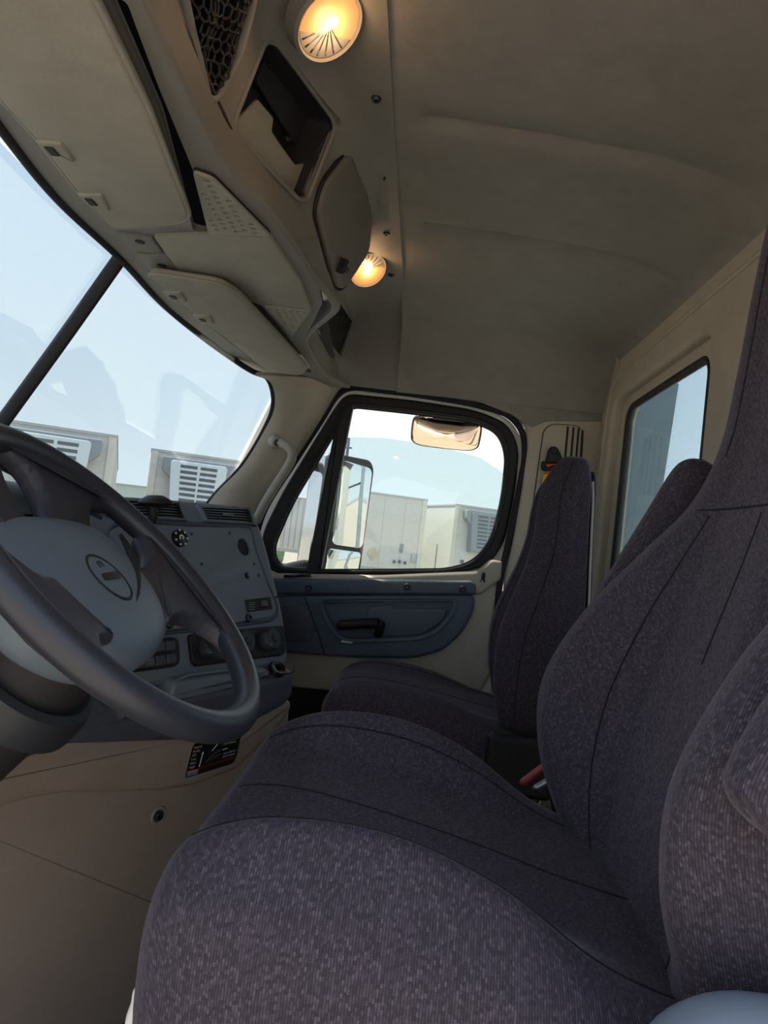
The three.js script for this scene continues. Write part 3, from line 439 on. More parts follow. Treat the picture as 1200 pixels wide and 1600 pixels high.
// radio blanking plate
const plateD = [[-0.3829,0.1905],[-0.2318,0.1946],[-0.0742,0.2032],[-0.07,0.1546],[-0.0513,0.0862],[-0.0361,0.0438],[-0.0389,0.0248],[-0.0591,0.0146],[-0.204,0.0043],[-0.3637,-0.0016],[-0.4407,0.002],[-0.4185,0.1727]];
const gaugeHoles = [[[[-0.1015,0.1622]][0], 0.0185], [[[-0.106,0.1013]][0], 0.0075]];
part(dash, 'blank_plate', slab(F.D, outline(plateD, 0.008), 0.0075, 0.01, 0.0015, gaugeHoles.map(([p, r]) => ellipse(p[0], p[1], r))), M.dash);
part(dash, 'plate_groove', bar(lift(F.D, outline([[-0.3806,0.196],[-0.2289,0.2006],[-0.0664,0.2115],[-0.0619,0.1555],[-0.0411,0.0868],[-0.0237,0.0441],[-0.0276,0.0209],[-0.0546,0.0083],[-0.203,-0.0002],[-0.3628,-0.0056],[-0.4398,-0.0017],[-0.4164,0.178]], 0.012).getPoints(4), 0.0), 0.0035, { closed: true, n: 110, seg: 6 }), M.dashDark);
part(dash, 'face_seam', bar(lift(F.D, [[-0.0251,0.0582],[-0.0085,0.0595],[0.0089,0.0622]], 0.001), 0.002, { n: 6, seg: 6 }), M.black);
const Dp = (u) => u;
for (const [p, r] of gaugeHoles) part(dash, 'gauge_hole', lathe(F.D, p[0], p[1], 0.0005, [[r + 0.002, 0], [0, 0.0004]], 28), M.black);
for (const p of [[-0.2402,0.1797],[-0.1378,0.1884],[-0.2257,0.1213],[-0.0815,0.1263],[-0.0739,0.102]]) part(dash, 'screw', screw(F.D, p[0], p[1], 0.0078, 0.0032), M.steel);
for (const p of [[-0.3219,0.0097],[-0.1238,0.015]]) part(dash, 'screw', screw(F.D, p[0], p[1], 0.0085, 0.0085), M.blackGloss);
const dial = part(dash, 'dial', disc(F.D, ...[[-0.2734,0.168]][0], 0.004, 0.0165, 0.012), M.blackGloss, 'small black dial with white marks');
{ const [x, y] = [[-0.2734,0.168]][0]; const mk = []; for (let i = 0; i < 7; i++) { const a = -1 + i * 0.9; mk.push(box(F.D, x + 0.0142 * Math.cos(a), y + 0.0142 * Math.sin(a), 0.0162, 0.004, 0.0035, 0.001, 0.0005)); } mk.push(bar(lift(F.D, [[x - 0.004, y - 0.003], [x - 0.002, y + 0.004], [x + 0.004, y + 0.002], [x + 0.003, y - 0.004]], 0.0165), 0.0014, { n: 10, seg: 5 })); part(dial, 'white_marks', mk, M.white); }
part(dash, 'lower_knob', disc(F.D, ...[[-0.3204,0.032]][0], 0.004, 0.0155, 0.014, 0.004), M.dashDark);
// power point with its printed plate
const pp = [[-0.1268,0.0507],[-0.05,0.0568],[-0.0505,0.0311],[-0.1251,0.0261]];
part(dash, 'socket_plate', slab(F.D, outline(pp, 0.002), 0.0095, 0.004, 0.001), M.black);
part(dash, 'socket_opening', box(F.D, ...[[-0.0742,0.0428]][0], 0.0085, 0.02, 0.017, 0.008, 0.003), M.blackGloss);
part(dash, 'plate_lines', [0, 1, 2, 3].map((i) => { const p = [[-0.112,0.0448],[-0.113,0.0403],[-0.1141,0.0358],[-0.1151,0.0312]][i]; return box(F.D, p[0] + 0.004 - 0.0015 * (i % 2), p[1], 0.0098, 0.019 - 0.004 * (i % 2), 0.0016, 0.0006, 0.0002); }), M.greyPlastic);
// air vents
function vent(q, n, rows) {
  const c = part(dash, 'air_vent', slab(F.D, outline(q, 0.006), 0.008, 0.02, 0.003, [outline(grow(q, 0.9), 0.004)]), M.dash);
  const L = (a, b, t) => [a[0] + (b[0] - a[0]) * t, a[1] + (b[1] - a[1]) * t], g = grow(q, 0.88);
  part(c, 'vent_throat', slab(F.D, outline(g, 0.004), 0.0015, 0.002, 0), M.black);
  for (let i = 0; i < n; i++) { const t = (i + 0.5) / n, a = L(g[0], g[3], t), b = L(g[1], g[2], t); part(c, 'slat', bar(lift(F.D, [a, L(a, b, 0.5), b], 0.006), 0.0013, { n: 4, seg: 6, flat: 3 }), M.dash); }
  return c;
}
vent([[-0.4392,0.2324],[-0.2511,0.2438],[-0.2389,0.2065],[-0.4213,0.198]], 6);
const v2 = vent([[-0.2164,0.2412],[-0.0602,0.2527],[-0.0534,0.2147],[-0.2012,0.2086]], 6);
part(v2, 'vent_tab', box(F.D, ...[[-0.1375,0.2259]][0], 0.012, 0.03, 0.005, 0.004, 0.0015), M.dash);
part(dash, 'top_seam', bar(lift(F.D, [[-0.3743,0.198],[-0.2272,0.2049],[-0.0472,0.2134]], 0.001), 0.002, { n: 12, seg: 6 }), M.dashDark);
// switch bank: two rows of rocker switches
const bank = [[-0.4668,-0.0151],[-0.3143,-0.012],[-0.3026,-0.0183],[-0.3067,-0.0583],[-0.3204,-0.0638],[-0.4731,-0.0662]];
const bk = part(dash, 'switch_bank', slab(F.D, outline(bank, 0.008), 0.006, 0.012, 0.003), M.black);
{ const rows = [[[168, 1012], [274, 1000], [275, 1016], [168, 1030]], [[168, 1036], [275, 1021], [277, 1036], [168, 1053]]];
  const QA = [[[-0.4707,-0.0237],[-0.3162,-0.0195],[-0.3176,-0.0361],[-0.4727,-0.0405]], [[-0.4735,-0.0463],[-0.3186,-0.0416],[-0.3186,-0.0581],[-0.4755,-0.0628]]];
  const L = (a, b, t) => [a[0] + (b[0] - a[0]) * t, a[1] + (b[1] - a[1]) * t];
  for (const q of QA) for (let i = 0; i < 7; i++) {
    const a = i / 7 + 0.006, b = (i + 1) / 7 - 0.006, s = part(bk, 'rocker_switch', slab(F.D, outline([L(q[0], q[1], a), L(q[0], q[1], b), L(q[3], q[2], b), L(q[3], q[2], a)], 0.002), 0.013, 0.012, 0.003), M.dashDark);
  }
  const mk = []; for (const [i, r, w] of [[3, 0, 0.01], [2, 1, 0.013], [3, 1, 0.013], [4, 1, 0.013]]) { const q = QA[r], c = L(L(q[0], q[1], (i + 0.5) / 7), L(q[3], q[2], (i + 0.5) / 7), 0.42); mk.push(box(F.D, c[0], c[1], 0.0131, w, 0.003, 0.0006, 0.0002), box(F.D, c[0], c[1] - 0.005, 0.0131, w * 0.8, 0.0022, 0.0006, 0.0002)); }
  part(bk, 'switch_marks', mk, M.greyPlastic); }
// climate panel with three knobs
const cpl = [[-0.2791,-0.0093],[-0.025,-0.0029],[-0.0191,-0.0112],[-0.0272,-0.0576],[-0.0391,-0.0647],[-0.2719,-0.0669],[-0.2807,-0.0582]];
const cp = part(dash, 'climate_panel', slab(F.D, outline(cpl, 0.008), 0.007, 0.014, 0.003), M.black);
for (const [p, red] of [[[[-0.2379,-0.0359]][0], 0], [[[-0.1546,-0.0325]][0], 1], [[[-0.0796,-0.0316]][0], 0]]) {
  const k = part(cp, 'climate_knob', lathe(F.D, p[0], p[1], 0.007, [[0.0, 0.02], [0.008, 0.02], [0.0085, 0.021], [0.0195, 0.019], [0.0225, 0.014], [0.0235, 0.0], [0, 0]], 36), M.knob);
  part(k, 'knob_cap', disc(F.D, p[0], p[1], 0.027, 0.0075, 0.005, 0.002), M.knob);
  const mk = []; for (let i = 0; i < 9; i++) { const a = -0.6 + i * 0.54; mk.push(disc(F.D, p[0] + 0.0142 * Math.cos(a), p[1] + 0.0142 * Math.sin(a), 0.0268, 0.001, 0.0006, 0.0003, 8)); } mk.push(disc(F.D, p[0] - 0.0142, p[1] - 0.012, 0.0268, 0.0018, 0.001, 0.0003, 10));
  part(k, 'knob_marks', mk, M.greyPlastic);
  if (red) part(k, 'red_ring', bar(lift(F.D, [0, 1, 2, 3, 4, 5, 6].map((i) => [p[0] + 0.022 * Math.cos(-1 + i * 0.4), p[1] + 0.022 * Math.sin(-1 + i * 0.4)]), 0.019), 0.0014, { n: 16, seg: 5 }), M.red);
}
for (const p of [[-0.2716,-0.0362],[-0.0369,-0.0305]]) part(cp, 'panel_screw', screw(F.D, p[0], p[1], 0.008, 0.0045), M.steel);
// lower lip with tray and cigar lighter, dark knee bolster, tan knee panels
const lower = part(dash, 'knee_bolster', slab(F.L, outline([...[[-0.0135,-0.0853],[-0.005,-0.1415],[-0.028,-0.1595],[-0.1603,-0.1922],[-0.2637,-0.1908],[-0.3498,-0.1778],[-0.5271,-0.152],[-0.618,-0.1714]], ...[[-0.7368,-0.2071],[-0.7615,-0.0134],[-0.6359,-0.0411],[-0.4965,-0.076],[-0.3144,-0.1017],[-0.1341,-0.094],[-0.0612,-0.0861]]], 0.015), 0.05, 0.25, 0.022), M.dashDark);
part(dash, 'tray', [slab(F.L, outline([[-0.3353,-0.0745],[-0.1107,-0.0738],[-0.0941,-0.084],[-0.1367,-0.0996],[-0.3014,-0.1109],[-0.3411,-0.106]], 0.006), 0.052, 0.08, 0.008)], M.dash);
part(dash, 'tray_edge', bar(lift(F.L, [[-0.3286,-0.0741],[-0.3098,-0.0695],[-0.2385,-0.0684],[-0.1526,-0.0691]], 0.05), 0.0025, { n: 20, seg: 6 }), M.dash);
const lid = part(dash, 'lighter_socket', lathe(fr(lift(F.L, [[-0.0719,-0.081]], 0.045)[0], 60, -50), 0, 0, 0.004, [[0.006, 0.001], [0.013, 0.002], [0.0165, 0.004], [0.0185, 0.001], [0.0185, -0.006], [0, -0.006]], 28), M.blackGloss);
part(dash, 'cable', bar(lift(F.L, [[...[[-0.0728,-0.0856]][0], 0.06], [...[[-0.0533,-0.0861]][0], 0.066], [...[[-0.0363,-0.0812]][0], 0.062], [...[[-0.0191,-0.0769]][0], 0.045]], 0.06), 0.0015, { n: 20, seg: 6 }), M.black);
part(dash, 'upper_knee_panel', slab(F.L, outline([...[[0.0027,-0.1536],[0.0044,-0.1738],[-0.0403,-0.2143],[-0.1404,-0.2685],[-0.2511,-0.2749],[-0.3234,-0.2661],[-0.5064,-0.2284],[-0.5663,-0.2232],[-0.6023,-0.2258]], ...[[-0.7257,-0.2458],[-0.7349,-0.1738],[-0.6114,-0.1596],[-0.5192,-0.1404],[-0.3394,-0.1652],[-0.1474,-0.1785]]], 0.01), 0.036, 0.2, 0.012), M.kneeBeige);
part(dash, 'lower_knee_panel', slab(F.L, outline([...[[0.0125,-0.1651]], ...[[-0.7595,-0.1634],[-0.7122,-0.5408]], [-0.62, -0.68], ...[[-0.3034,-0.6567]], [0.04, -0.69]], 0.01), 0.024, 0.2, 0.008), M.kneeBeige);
const ks = [[-0.3111,-0.3139]][0];
const kneeScrew = part(dash, 'screw_recess', lathe(F.L, ks[0], ks[1], 0.025, [[0.016, 0], [0.0145, 0.0022], [0.011, 0.0015], [0.0085, -0.004]], 28), M.kneeBeige);
part(kneeScrew, 'screw', screw(F.L, ks[0], ks[1], 0.027, 0.0085), M.black);
// printed lever guide on the knee panel
{
  const c = document.createElement('canvas'); c.width = 512; c.height = 330; const g = c.getContext('2d');
  g.fillStyle = '#14120f'; g.fillRect(0, 0, 512, 330);
  const gr = ['#c46a2a', '#4d6fc0']; g.fillStyle = gr[0]; g.fillRect(6, 268, 110, 24); g.fillStyle = gr[1]; g.fillRect(6, 292, 110, 30); g.fillStyle = '#4a2413'; g.fillRect(116, 250, 390, 26);
  g.fillStyle = '#d8d8d6'; g.font = '28px sans-serif'; ['Engine', 'Brake', 'Off', 'Low', 'Med', 'High'].forEach((s, i) => g.fillText(s, 14, 62 + i * 37));
  g.font = '28px sans-serif'; g.fillText('Shift Up', 150, 40); g.fillText('Manual Mode', 320, 40); g.fillText('Low Power', 330, 84); g.fillText('Auto Mode', 350, 190); g.fillText('Shift Down', 350, 226);
  g.strokeStyle = '#f2f2f0'; g.lineWidth = 9; g.beginPath(); g.moveTo(118, 250); g.lineTo(122, 120); g.stroke(); g.beginPath(); g.moveTo(215, 120); g.lineTo(270, 52); g.stroke(); g.beginPath(); g.moveTo(330, 132); g.lineTo(385, 128); g.stroke();
  g.fillStyle = '#f2f2f0'; g.beginPath(); g.moveTo(110, 130); g.lineTo(122, 104); g.lineTo(134, 130); g.fill();
  g.strokeStyle = '#9a9a96'; g.lineWidth = 4; g.beginPath(); g.moveTo(180, 220); g.quadraticCurveTo(230, 150, 310, 130); g.stroke(); g.beginPath(); g.moveTo(210, 226); g.quadraticCurveTo(260, 180, 320, 170); g.stroke();
  const t = new THREE.CanvasTexture(c); t.colorSpace = THREE.SRGBColorSpace; t.magFilter = THREE.LinearFilter;
  const q = [[-0.2723,-0.2551],[-0.2617,-0.1944],[-0.1425,-0.1983],[-0.1503,-0.2526]], N = 12, rows = [];
  for (let i = 0; i <= 1; i++) { const r = []; for (let j = 0; j <= N; j++) { const s = j / N, a = i ? q[1] : q[0], b = i ? q[2] : q[3]; r.push([a[0] + (b[0] - a[0]) * s, a[1] + (b[1] - a[1]) * s]); } rows.push(r); }
  const s = outline([[q[0][0], q[0][1], 0.006], [q[3][0], q[3][1], 0.014], [q[2][0], q[2][1], 0.004], [q[1][0], q[1][1], 0.014]]);
  const gg = slab(F.L, s, 0.0375, 0.0012, 0); const inv = F.L.clone().invert(), p = gg.attributes.position, uv = gg.attributes.uv, v = new THREE.Vector3();
  for (let i = 0; i < p.count; i++) { v.fromBufferAttribute(p, i).applyMatrix4(inv); // bilinear inverse by a few steps
    let a = 0.5, b = 0.5; for (let k = 0; k < 12; k++) { const X = (q[0][0] * (1 - a) + q[3][0] * a) * (1 - b) + (q[1][0] * (1 - a) + q[2][0] * a) * b, Y = (q[0][1] * (1 - a) + q[3][1] * a) * (1 - b) + (q[1][1] * (1 - a) + q[2][1] * a) * b; a += (v.x - X) / (q[3][0] - q[0][0]) * 0.8; b += (v.y - Y) / (q[1][1] - q[0][1]) * 0.8; }
    uv.setXY(i, a, b); }
  gg.userData.uv = true;
  const st = thing('lever_guide_sticker', 'black sticker with white lettering and an orange corner on the tan knee panel', 'sticker', new THREE.Vector3((q[0][0] + q[2][0]) / 2, (q[0][1] + q[2][1]) / 2, 0.0375).applyMatrix4(F.L).toArray());
  part(st, 'print', gg, std('#ffffff', 0.35, { map: t }));
}

// suction phone mount standing on the dash below the windscreen
{ const p0 = [[-0.3392,0.199]][0], p1 = [[-0.3414,0.2118]][0], p2 = [[-0.335,0.2257]][0], w = lift(F.D, [p2], 0.03)[0];
  const t = thing('suction_mount', 'small black suction cup phone mount on a short stem in front of the air vents', 'phone mount', w);
  part(t, 'cup', new THREE.LatheGeometry([[0, 0.012], [0.014, 0.011], [0.026, 0.004], [0.031, -0.002], [0.03, -0.005], [0.012, -0.01], [0, -0.012]].map((p) => new THREE.Vector2(...p)), 32).rotateZ(0.1).translate(...w), M.black);
  part(t, 'stem', bar(lift(F.D, [[...p2, 0.03], [...p1, 0.028], [...p0, 0.024], [p0[0], p0[1] - 0.012, 0.006]], 0.03), 0.0075, { n: 14, seg: 10 }), M.black); }

// ---------- steering column and wheel
const col = thing('steering_column', 'dark plastic steering column shroud with stalk behind the wheel', 'steering column', [-0.48, 0.66, -0.787]);
part(col, 'shroud', lathe(F.W, 0, -0.005, 0, [[0, -0.07], [0.05, -0.072], [0.066, -0.08], [0.072, -0.11], [0.078, -0.15], [0.08, -0.3], [0, -0.3]], 40), M.dark);
part(col, 'stalk', bar(lift(F.W, [[0.06, 0.045, -0.1], [0.12, 0.05, -0.085], [0.165, 0.055, -0.075]], 0), (t) => 0.008 + 0.006 * t, { n: 12 }), M.black);
part(col, 'stalk', bar(lift(F.W, [[-0.06, 0.045, -0.1], [-0.12, 0.05, -0.085], [-0.165, 0.055, -0.075]], 0), (t) => 0.008 + 0.006 * t, { n: 12 }), M.black);
part(col, 'collar', lathe(F.W, 0, 0, 0, [[0.078, -0.15], [0.081, -0.137], [0.088, -0.133], [0.097, -0.138], [0.102, -0.152], [0.103, -0.175], [0, -0.18]], 40), M.knob);
const wheel = thing('steering_wheel', 'black four-spoke steering wheel with a padded grey hub and oval badge', 'steering wheel', [-0.335, 0.825, -0.787]);
{ const ring = []; for (let i = 0; i < 72; i++) { const a = i / 72 * 2 * Math.PI; ring.push([0.212 * Math.cos(a), 0.212 * Math.sin(a), 0]); }
  part(wheel, 'rim', bar(lift(F.W, ring, 0), 0.0168, { closed: true, n: 144, seg: 20 }), M.wheel); }
const spokeA = [[0.0, 0.085], [0.03, 0.12], [0.036, 0.145], [0.03, 0.175], [0.0, 0.203, 0.002], [0.05, 0.205, 0.002], [0.11, 0.182, 0.002], [0.15, 0.15, 0.002], [0.175, 0.118, 0.002], [0.14, 0.128], [0.118, 0.118], [0.1, 0.095], [0.08, 0.06]];
const spokeB = [[0.1, 0.02], [0.135, 0.018], [0.165, 0.038], [0.188, 0.075], [0.203, 0.06, 0.002], [0.212, 0.01, 0.002], [0.209, -0.045, 0.002], [0.188, -0.1, 0.002], [0.16, -0.142, 0.002], [0.16, -0.11], [0.148, -0.085], [0.125, -0.068], [0.1, -0.062], [0.075, -0.07]];
for (const s of [spokeA, spokeB]) for (const m of [1, -1]) {
  const o = s.map((p) => [p[0] * m, p[1], p[2] ?? 0.012]);
  const g = slab(I, outline(m > 0 ? o : o.slice().reverse(), 0.012), 0.006, 0.03, 0.011), p = g.attributes.position;   // dished: the inner end lies lower than the rim
  for (let i = 0; i < p.count; i++) { const r = Math.hypot(p.getX(i), p.getY(i)); p.setZ(i, p.getZ(i) - (s === spokeA ? 0.032 : 0.016) * Math.min(1, Math.max(0, (0.2 - r) / 0.1))); }
  g.applyMatrix4(F.W);
  part(wheel, 'spoke', g, M.spoke);
}
const padHalf = [[0.06, 0.113], [0.106, 0.103], [0.134, 0.078], [0.144, 0.03], [0.138, -0.02], [0.106, -0.058], [0.058, -0.083]], padPts = [[0, 0.115], ...padHalf, [0, -0.094], ...padHalf.map(([x, y]) => [-x, y]).reverse()];
{ const sec = [[0.02, -0.003], [0.35, -0.004], [0.6, -0.007], [0.8, -0.012], [0.93, -0.02], [0.995, -0.032], [1, -0.045], [0.95, -0.075], [0.85, -0.09]].map(([k, z]) => lift(F.W, padPts.map((p) => [p[0] * k, p[1] * k, z]), 0));
  part(wheel, 'hub_pad', loft(sec, 40, 96), M.hub, 'grey grained horn pad'); }
part(wheel, 'pad_groove', bar(lift(F.W, [[0.153,0.0758],[0.1305,0.0482],[0.1001,0.0201],[0.0646,-0.0056],[0.0196,-0.03],[-0.0197,-0.0436]].map((p, i) => [...p, [-0.0135, -0.011, -0.009, -0.008, -0.0075, -0.0078][i]]), 0), (t) => 0.0045 * Math.sin(Math.PI * (0.12 + 0.8 * t)) + 0.001, { n: 40, seg: 8 }), M.black);
part(wheel, 'pad_crease', bar(lift(F.W, [[-0.0579,0.0753],[-0.0521,0.0536],[-0.0458,0.0297],[-0.0408,0.0056]], -0.011), 0.0026, { n: 20, seg: 6 }), M.hub);
const badge = part(wheel, 'badge', lathe(F.W, -0.008, 0.002, -0.006, [[0, 0.004], [0.02, 0.0035], [0.029, 0.0025], [0.031, 0.0], [0.031, -0.004], [0, -0.004]], 40), M.hub);
part(badge, 'badge_ring', bar(lift(F.W, Array.from({ length: 24 }, (_, i) => [-0.008 + 0.0325 * Math.cos(i * Math.PI / 12), 0.002 + 0.0325 * Math.sin(i * Math.PI / 12), -0.0045]), 0), 0.0022, { closed: true, n: 60, seg: 8 }), M.black);
part(badge, 'emblem_bar', slab(F.W, outline([[-0.029, -0.003], [0.012, -0.003], [0.016, 0.008], [-0.026, 0.006]], 0.003), -0.0005, 0.003, 0.001), M.steel);
part(badge, 'emblem_arch', bar(lift(F.W, [[-0.013, 0.016, -0.0024], [-0.012, 0.022, -0.0024], [-0.008, 0.024, -0.0024], [-0.004, 0.022, -0.0024], [-0.003, 0.016, -0.0024]], 0), 0.0012, { n: 16, seg: 6 }), M.steel);

// ---------- seats
// sections across the seat; w = offsets across (z), front and back as x
let skew = 0, nearLess = 0.028;   // the bolster on the door side is worn flatter
function backSection(zc, y, xf, W, B, xb, tilt = 0) {
  const q = [[-1, 0.55], [-0.93, 0.04], [-0.8, 0.0], [-0.66, 0.18], [-0.48, 0.85], [-0.25, 0.98], [0, 1], [0.25, 0.98], [0.48, 0.85], [0.66, 0.18], [0.8, 0.0], [0.93, 0.04], [1, 0.55]], near = (w) => (w > 0.4 ? nearLess * Math.min(1, (w - 0.4) / 0.25) * Math.min(1, B / 0.05) : 0), front = q.map(([w, k]) => [xf - B * (1 - k) + near(w) + skew * w, y, zc + w * W]);
  front[0][0] = xf - B * 0.4 + Math.min(0.028, (xb - xf) * 0.5); front[12][0] = front[0][0] + (B > 0.02 ? nearLess : 0); front[1][0] += 0.006; front[11][0] += 0.006;
  const back = [[1.0, -0.045], [0.97, -0.01], [0.8, 0], [0.4, 0], [0, 0], [-0.4, 0], [-0.8, 0], [-0.97, -0.01], [-1, -0.045]].map(([w, d]) => [Math.max(xb + d, w * w > 0.99 ? front[0][0] + 0.01 : 0), y, zc + w * W]);
  return [...front, ...back];
}
function cushionSection(zc, x, top, W, B, bot, nose = 0) {
  const q = [[-1.0, -0.035], [-0.93, 0.35], [-0.8, 0.9], [-0.68, 0.75], [-0.5, 0.12], [-0.25, 0.02], [0, 0], [0.25, 0.02], [0.5, 0.12], [0.68, 0.75], [0.8, 0.9], [0.93, 0.35], [1.0, -0.035]], up = q.map(([w, k], i) => [x, i === 0 || i === 12 ? top - 0.03 : top + B * k - (Math.abs(w) > 0.9 ? 0.008 : 0), zc + w * W]);
  const low = [[1.01, 0.5], [0.99, 0.08], [0.9, 0], [0.45, 0], [0, 0], [-0.45, 0], [-0.9, 0], [-0.99, 0.08], [-1.01, 0.5]].map(([w, k]) => [x, bot + (top - 0.03 - bot) * k, zc + w * W]);
  return [...up, ...low];
}
function seat(label, zc, back, cush, o) {
  const t = thing('truck_seat', label, 'seat', [0.05, 0, zc]);
  const backG = loft(back.map((s) => backSection(zc, ...s)), 110, 132), cushG = loft(cush.map((s) => cushionSection(zc, ...s)), 90, 132), cuv = cushG.attributes.uv;
  for (let i = 0; i < cuv.count; i++) cuv.setXY(i, cuv.getY(i), cuv.getX(i));   // the ribs run across the cushion and down its sides
  const b = part(t, 'backrest', backG, M.cloth), c = part(t, 'cushion', cushG, M.cloth);
  // stitched seams that follow the surfaces
  const at = (g, rows, cols, f) => f.map(([v, u]) => { const i = Math.round(v * rows), j = Math.round(u * cols) % cols, p = g.attributes.position, k = i * (cols + 1) + j; return [p.getX(k), p.getY(k), p.getZ(k)]; });
  const run = (g, rows, cols, u, v0, v1) => at(g, rows, cols, Array.from({ length: 16 }, (_, i) => [v0 + (v1 - v0) * i / 15, u]));
  for (const u of [3.15 / 22, 6 / 22, 9.3 / 22]) part(c, 'seam', bar(run(cushG, 90, 132, u, 0.2, o.cushSeam ?? 0.85), 0.0014, { n: 40, seg: 5 }), M.seam);
  for (const [u, a, bb] of o.backSeams) part(b, 'seam', bar(run(backG, 110, 132, u, a, bb), 0.0014, { n: 50, seg: 5 }), M.seam);
  if (o.cross) part(b, 'seam', bar(at(backG, 110, 132, Array.from({ length: 10 }, (_, i) => [o.cross, (3 + i * 0.67) / 22])), 0.0014, { n: 30, seg: 5 }), M.seam);
  part(t, 'base', [new RoundedBoxGeometry(0.36, o.bot - 0.04, 0.38, 3, 0.03).translate(0.06, (o.bot - 0.04) / 2 + 0.002, zc), new RoundedBoxGeometry(0.42, 0.06, 0.46, 3, 0.02).translate(0.06, o.bot - 0.02, zc)], M.black);
  return t;
}
const driver = seat('dark grey ribbed cloth driver seat in the foreground with its armrests folded up', -0.82,
  [[0.47, 0.3, 0.17, 0.0, 0.38], [0.5, 0.275, 0.2, 0.01, 0.4], [0.56, 0.278, 0.24, 0.05, 0.415], [0.64, 0.29, 0.262, 0.088, 0.43], [0.73, 0.31, 0.268, 0.108, 0.44], [0.83, 0.338, 0.262, 0.09, 0.45], [0.92, 0.364, 0.25, 0.05, 0.465], [1.0, 0.384, 0.228, 0.012, 0.475], [1.08, 0.396, 0.192, 0.004, 0.485], [1.18, 0.403, 0.174, 0.004, 0.49], [1.3, 0.41, 0.163, 0.004, 0.495], [1.4, 0.418, 0.154, 0.002, 0.497], [1.46, 0.432, 0.13, 0, 0.49], [1.475, 0.45, 0.06, 0, 0.478]],
  [[-0.196, 0.565, 0.2, 0, 0.52], [-0.19, 0.585, 0.228, 0.008, 0.47], [-0.165, 0.602, 0.247, 0.022, 0.42], [-0.1, 0.606, 0.258, 0.045, 0.4], [0.0, 0.592, 0.262, 0.062, 0.4], [0.1, 0.572, 0.262, 0.05, 0.4], [0.2, 0.548, 0.258, 0.012, 0.4], [0.3, 0.53, 0.25, 0, 0.41], [0.38, 0.52, 0.23, 0, 0.43], [0.4, 0.5, 0.2, 0, 0.46]],
  { backSeams: [[3.6 / 22, 0.1, 0.52], [8.5 / 22, 0.1, 0.52], [6 / 22, 0.36, 0.52], [2.8 / 22, 0.6, 0.95], [9.2 / 22, 0.6, 0.95]], cross: 0.525, bot: 0.4, cushSeam: 0.8 });
for (const s of [1, -1]) {
  const a = s > 0 ? [0.262, 0.728] : [0.283, 0.752], b = s > 0 ? [0.41, 1.04] : [0.43, 1.075], z = -0.82 + s * (s > 0 ? 0.305 : 0.3), sec = [[0, 0.3], [0.02, 0.75], [0.08, 1], [0.3, 1.02], [0.7, 0.98], [0.9, 0.95], [0.97, 0.72], [1, 0.3]].map(([k, r]) => { const cx = a[0] + (b[0] - a[0]) * k, cy = a[1] + (b[1] - a[1]) * k, d = [0.9, -0.43]; return Array.from({ length: 12 }, (_, i) => { const w = i / 12 * 2 * Math.PI, C = Math.cos(w), S = Math.sin(w), e = (q) => Math.sign(q) * Math.pow(Math.abs(q), 0.7); return [cx + d[0] * e(C) * 0.043 * r, cy + d[1] * e(C) * 0.043 * r, z + e(S) * 0.028 * r]; }); });
  part(driver, 'armrest', loft(sec, 40, 48), M.cloth);
}
part(driver, 'recliner_cover', loft([[0.18, 0.02], [0.19, 0.05], [0.21, 0.085], [0.245, 0.105], [0.3, 0.108], [0.4, 0.106], [0.44, 0.08], [0.45, 0.02]].map(([x, h]) => Array.from({ length: 12 }, (_, i) => { const a = i / 12 * 2 * Math.PI, e = (q) => Math.sign(q) * Math.pow(Math.abs(q), 0.7); return [x, 0.51 + e(Math.sin(a)) * h, -0.515 + e(Math.cos(a)) * 0.03]; })), 30, 40), M.greyPlastic, 'blue-grey plastic recliner cover');
nearLess = 0; skew = -0.016;
const passenger = seat('dark grey ribbed cloth passenger seat with a narrow integrated headrest beside the far door', -1.965,
  [[0.43, 0.3, 0.17, 0, 0.38], [0.46, 0.275, 0.21, 0.01, 0.4], [0.52, 0.28, 0.24, 0.035, 0.412], [0.6, 0.29, 0.252, 0.06, 0.418], [0.7, 0.305, 0.25, 0.075, 0.42], [0.79, 0.325, 0.236, 0.072, 0.42], [0.88, 0.342, 0.212, 0.06, 0.42], [0.96, 0.35, 0.19, 0.052, 0.42], [1.03, 0.351, 0.173, 0.05, 0.42], [1.09, 0.353, 0.162, 0.042, 0.42], [1.135, 0.36, 0.145, 0.026, 0.418], [1.165, 0.368, 0.115, 0.01, 0.414], [1.178, 0.38, 0.07, 0, 0.404]],
  [[-0.196, 0.47, 0.19, 0, 0.43], [-0.19, 0.488, 0.215, 0.004, 0.4], [-0.165, 0.508, 0.235, 0.01, 0.37], [-0.1, 0.52, 0.245, 0.022, 0.36], [0.0, 0.515, 0.248, 0.026, 0.36], [0.1, 0.503, 0.248, 0.02, 0.36], [0.2, 0.487, 0.244, 0.006, 0.36], [0.3, 0.475, 0.235, 0, 0.37], [0.37, 0.465, 0.21, 0, 0.4], [0.385, 0.45, 0.18, 0, 0.42]],
  { backSeams: [[2.75 / 22, 0.1, 0.9], [9.25 / 22, 0.1, 0.9], [11.6 / 22, 0.15, 0.9]], bot: 0.36, cushSeam: 0.8 });
part(passenger, 'back_edge_piping', bar([[0.418, 0.6, -1.718], [0.42, 0.72, -1.72], [0.42, 0.8, -1.732], [0.42, 0.88, -1.755], [0.42, 0.97, -1.778], [0.419, 1.06, -1.796], [0.416, 1.11, -1.808]], 0.003, { n: 40, seg: 6 }), M.piping, 'pale frayed piping along the back edge');
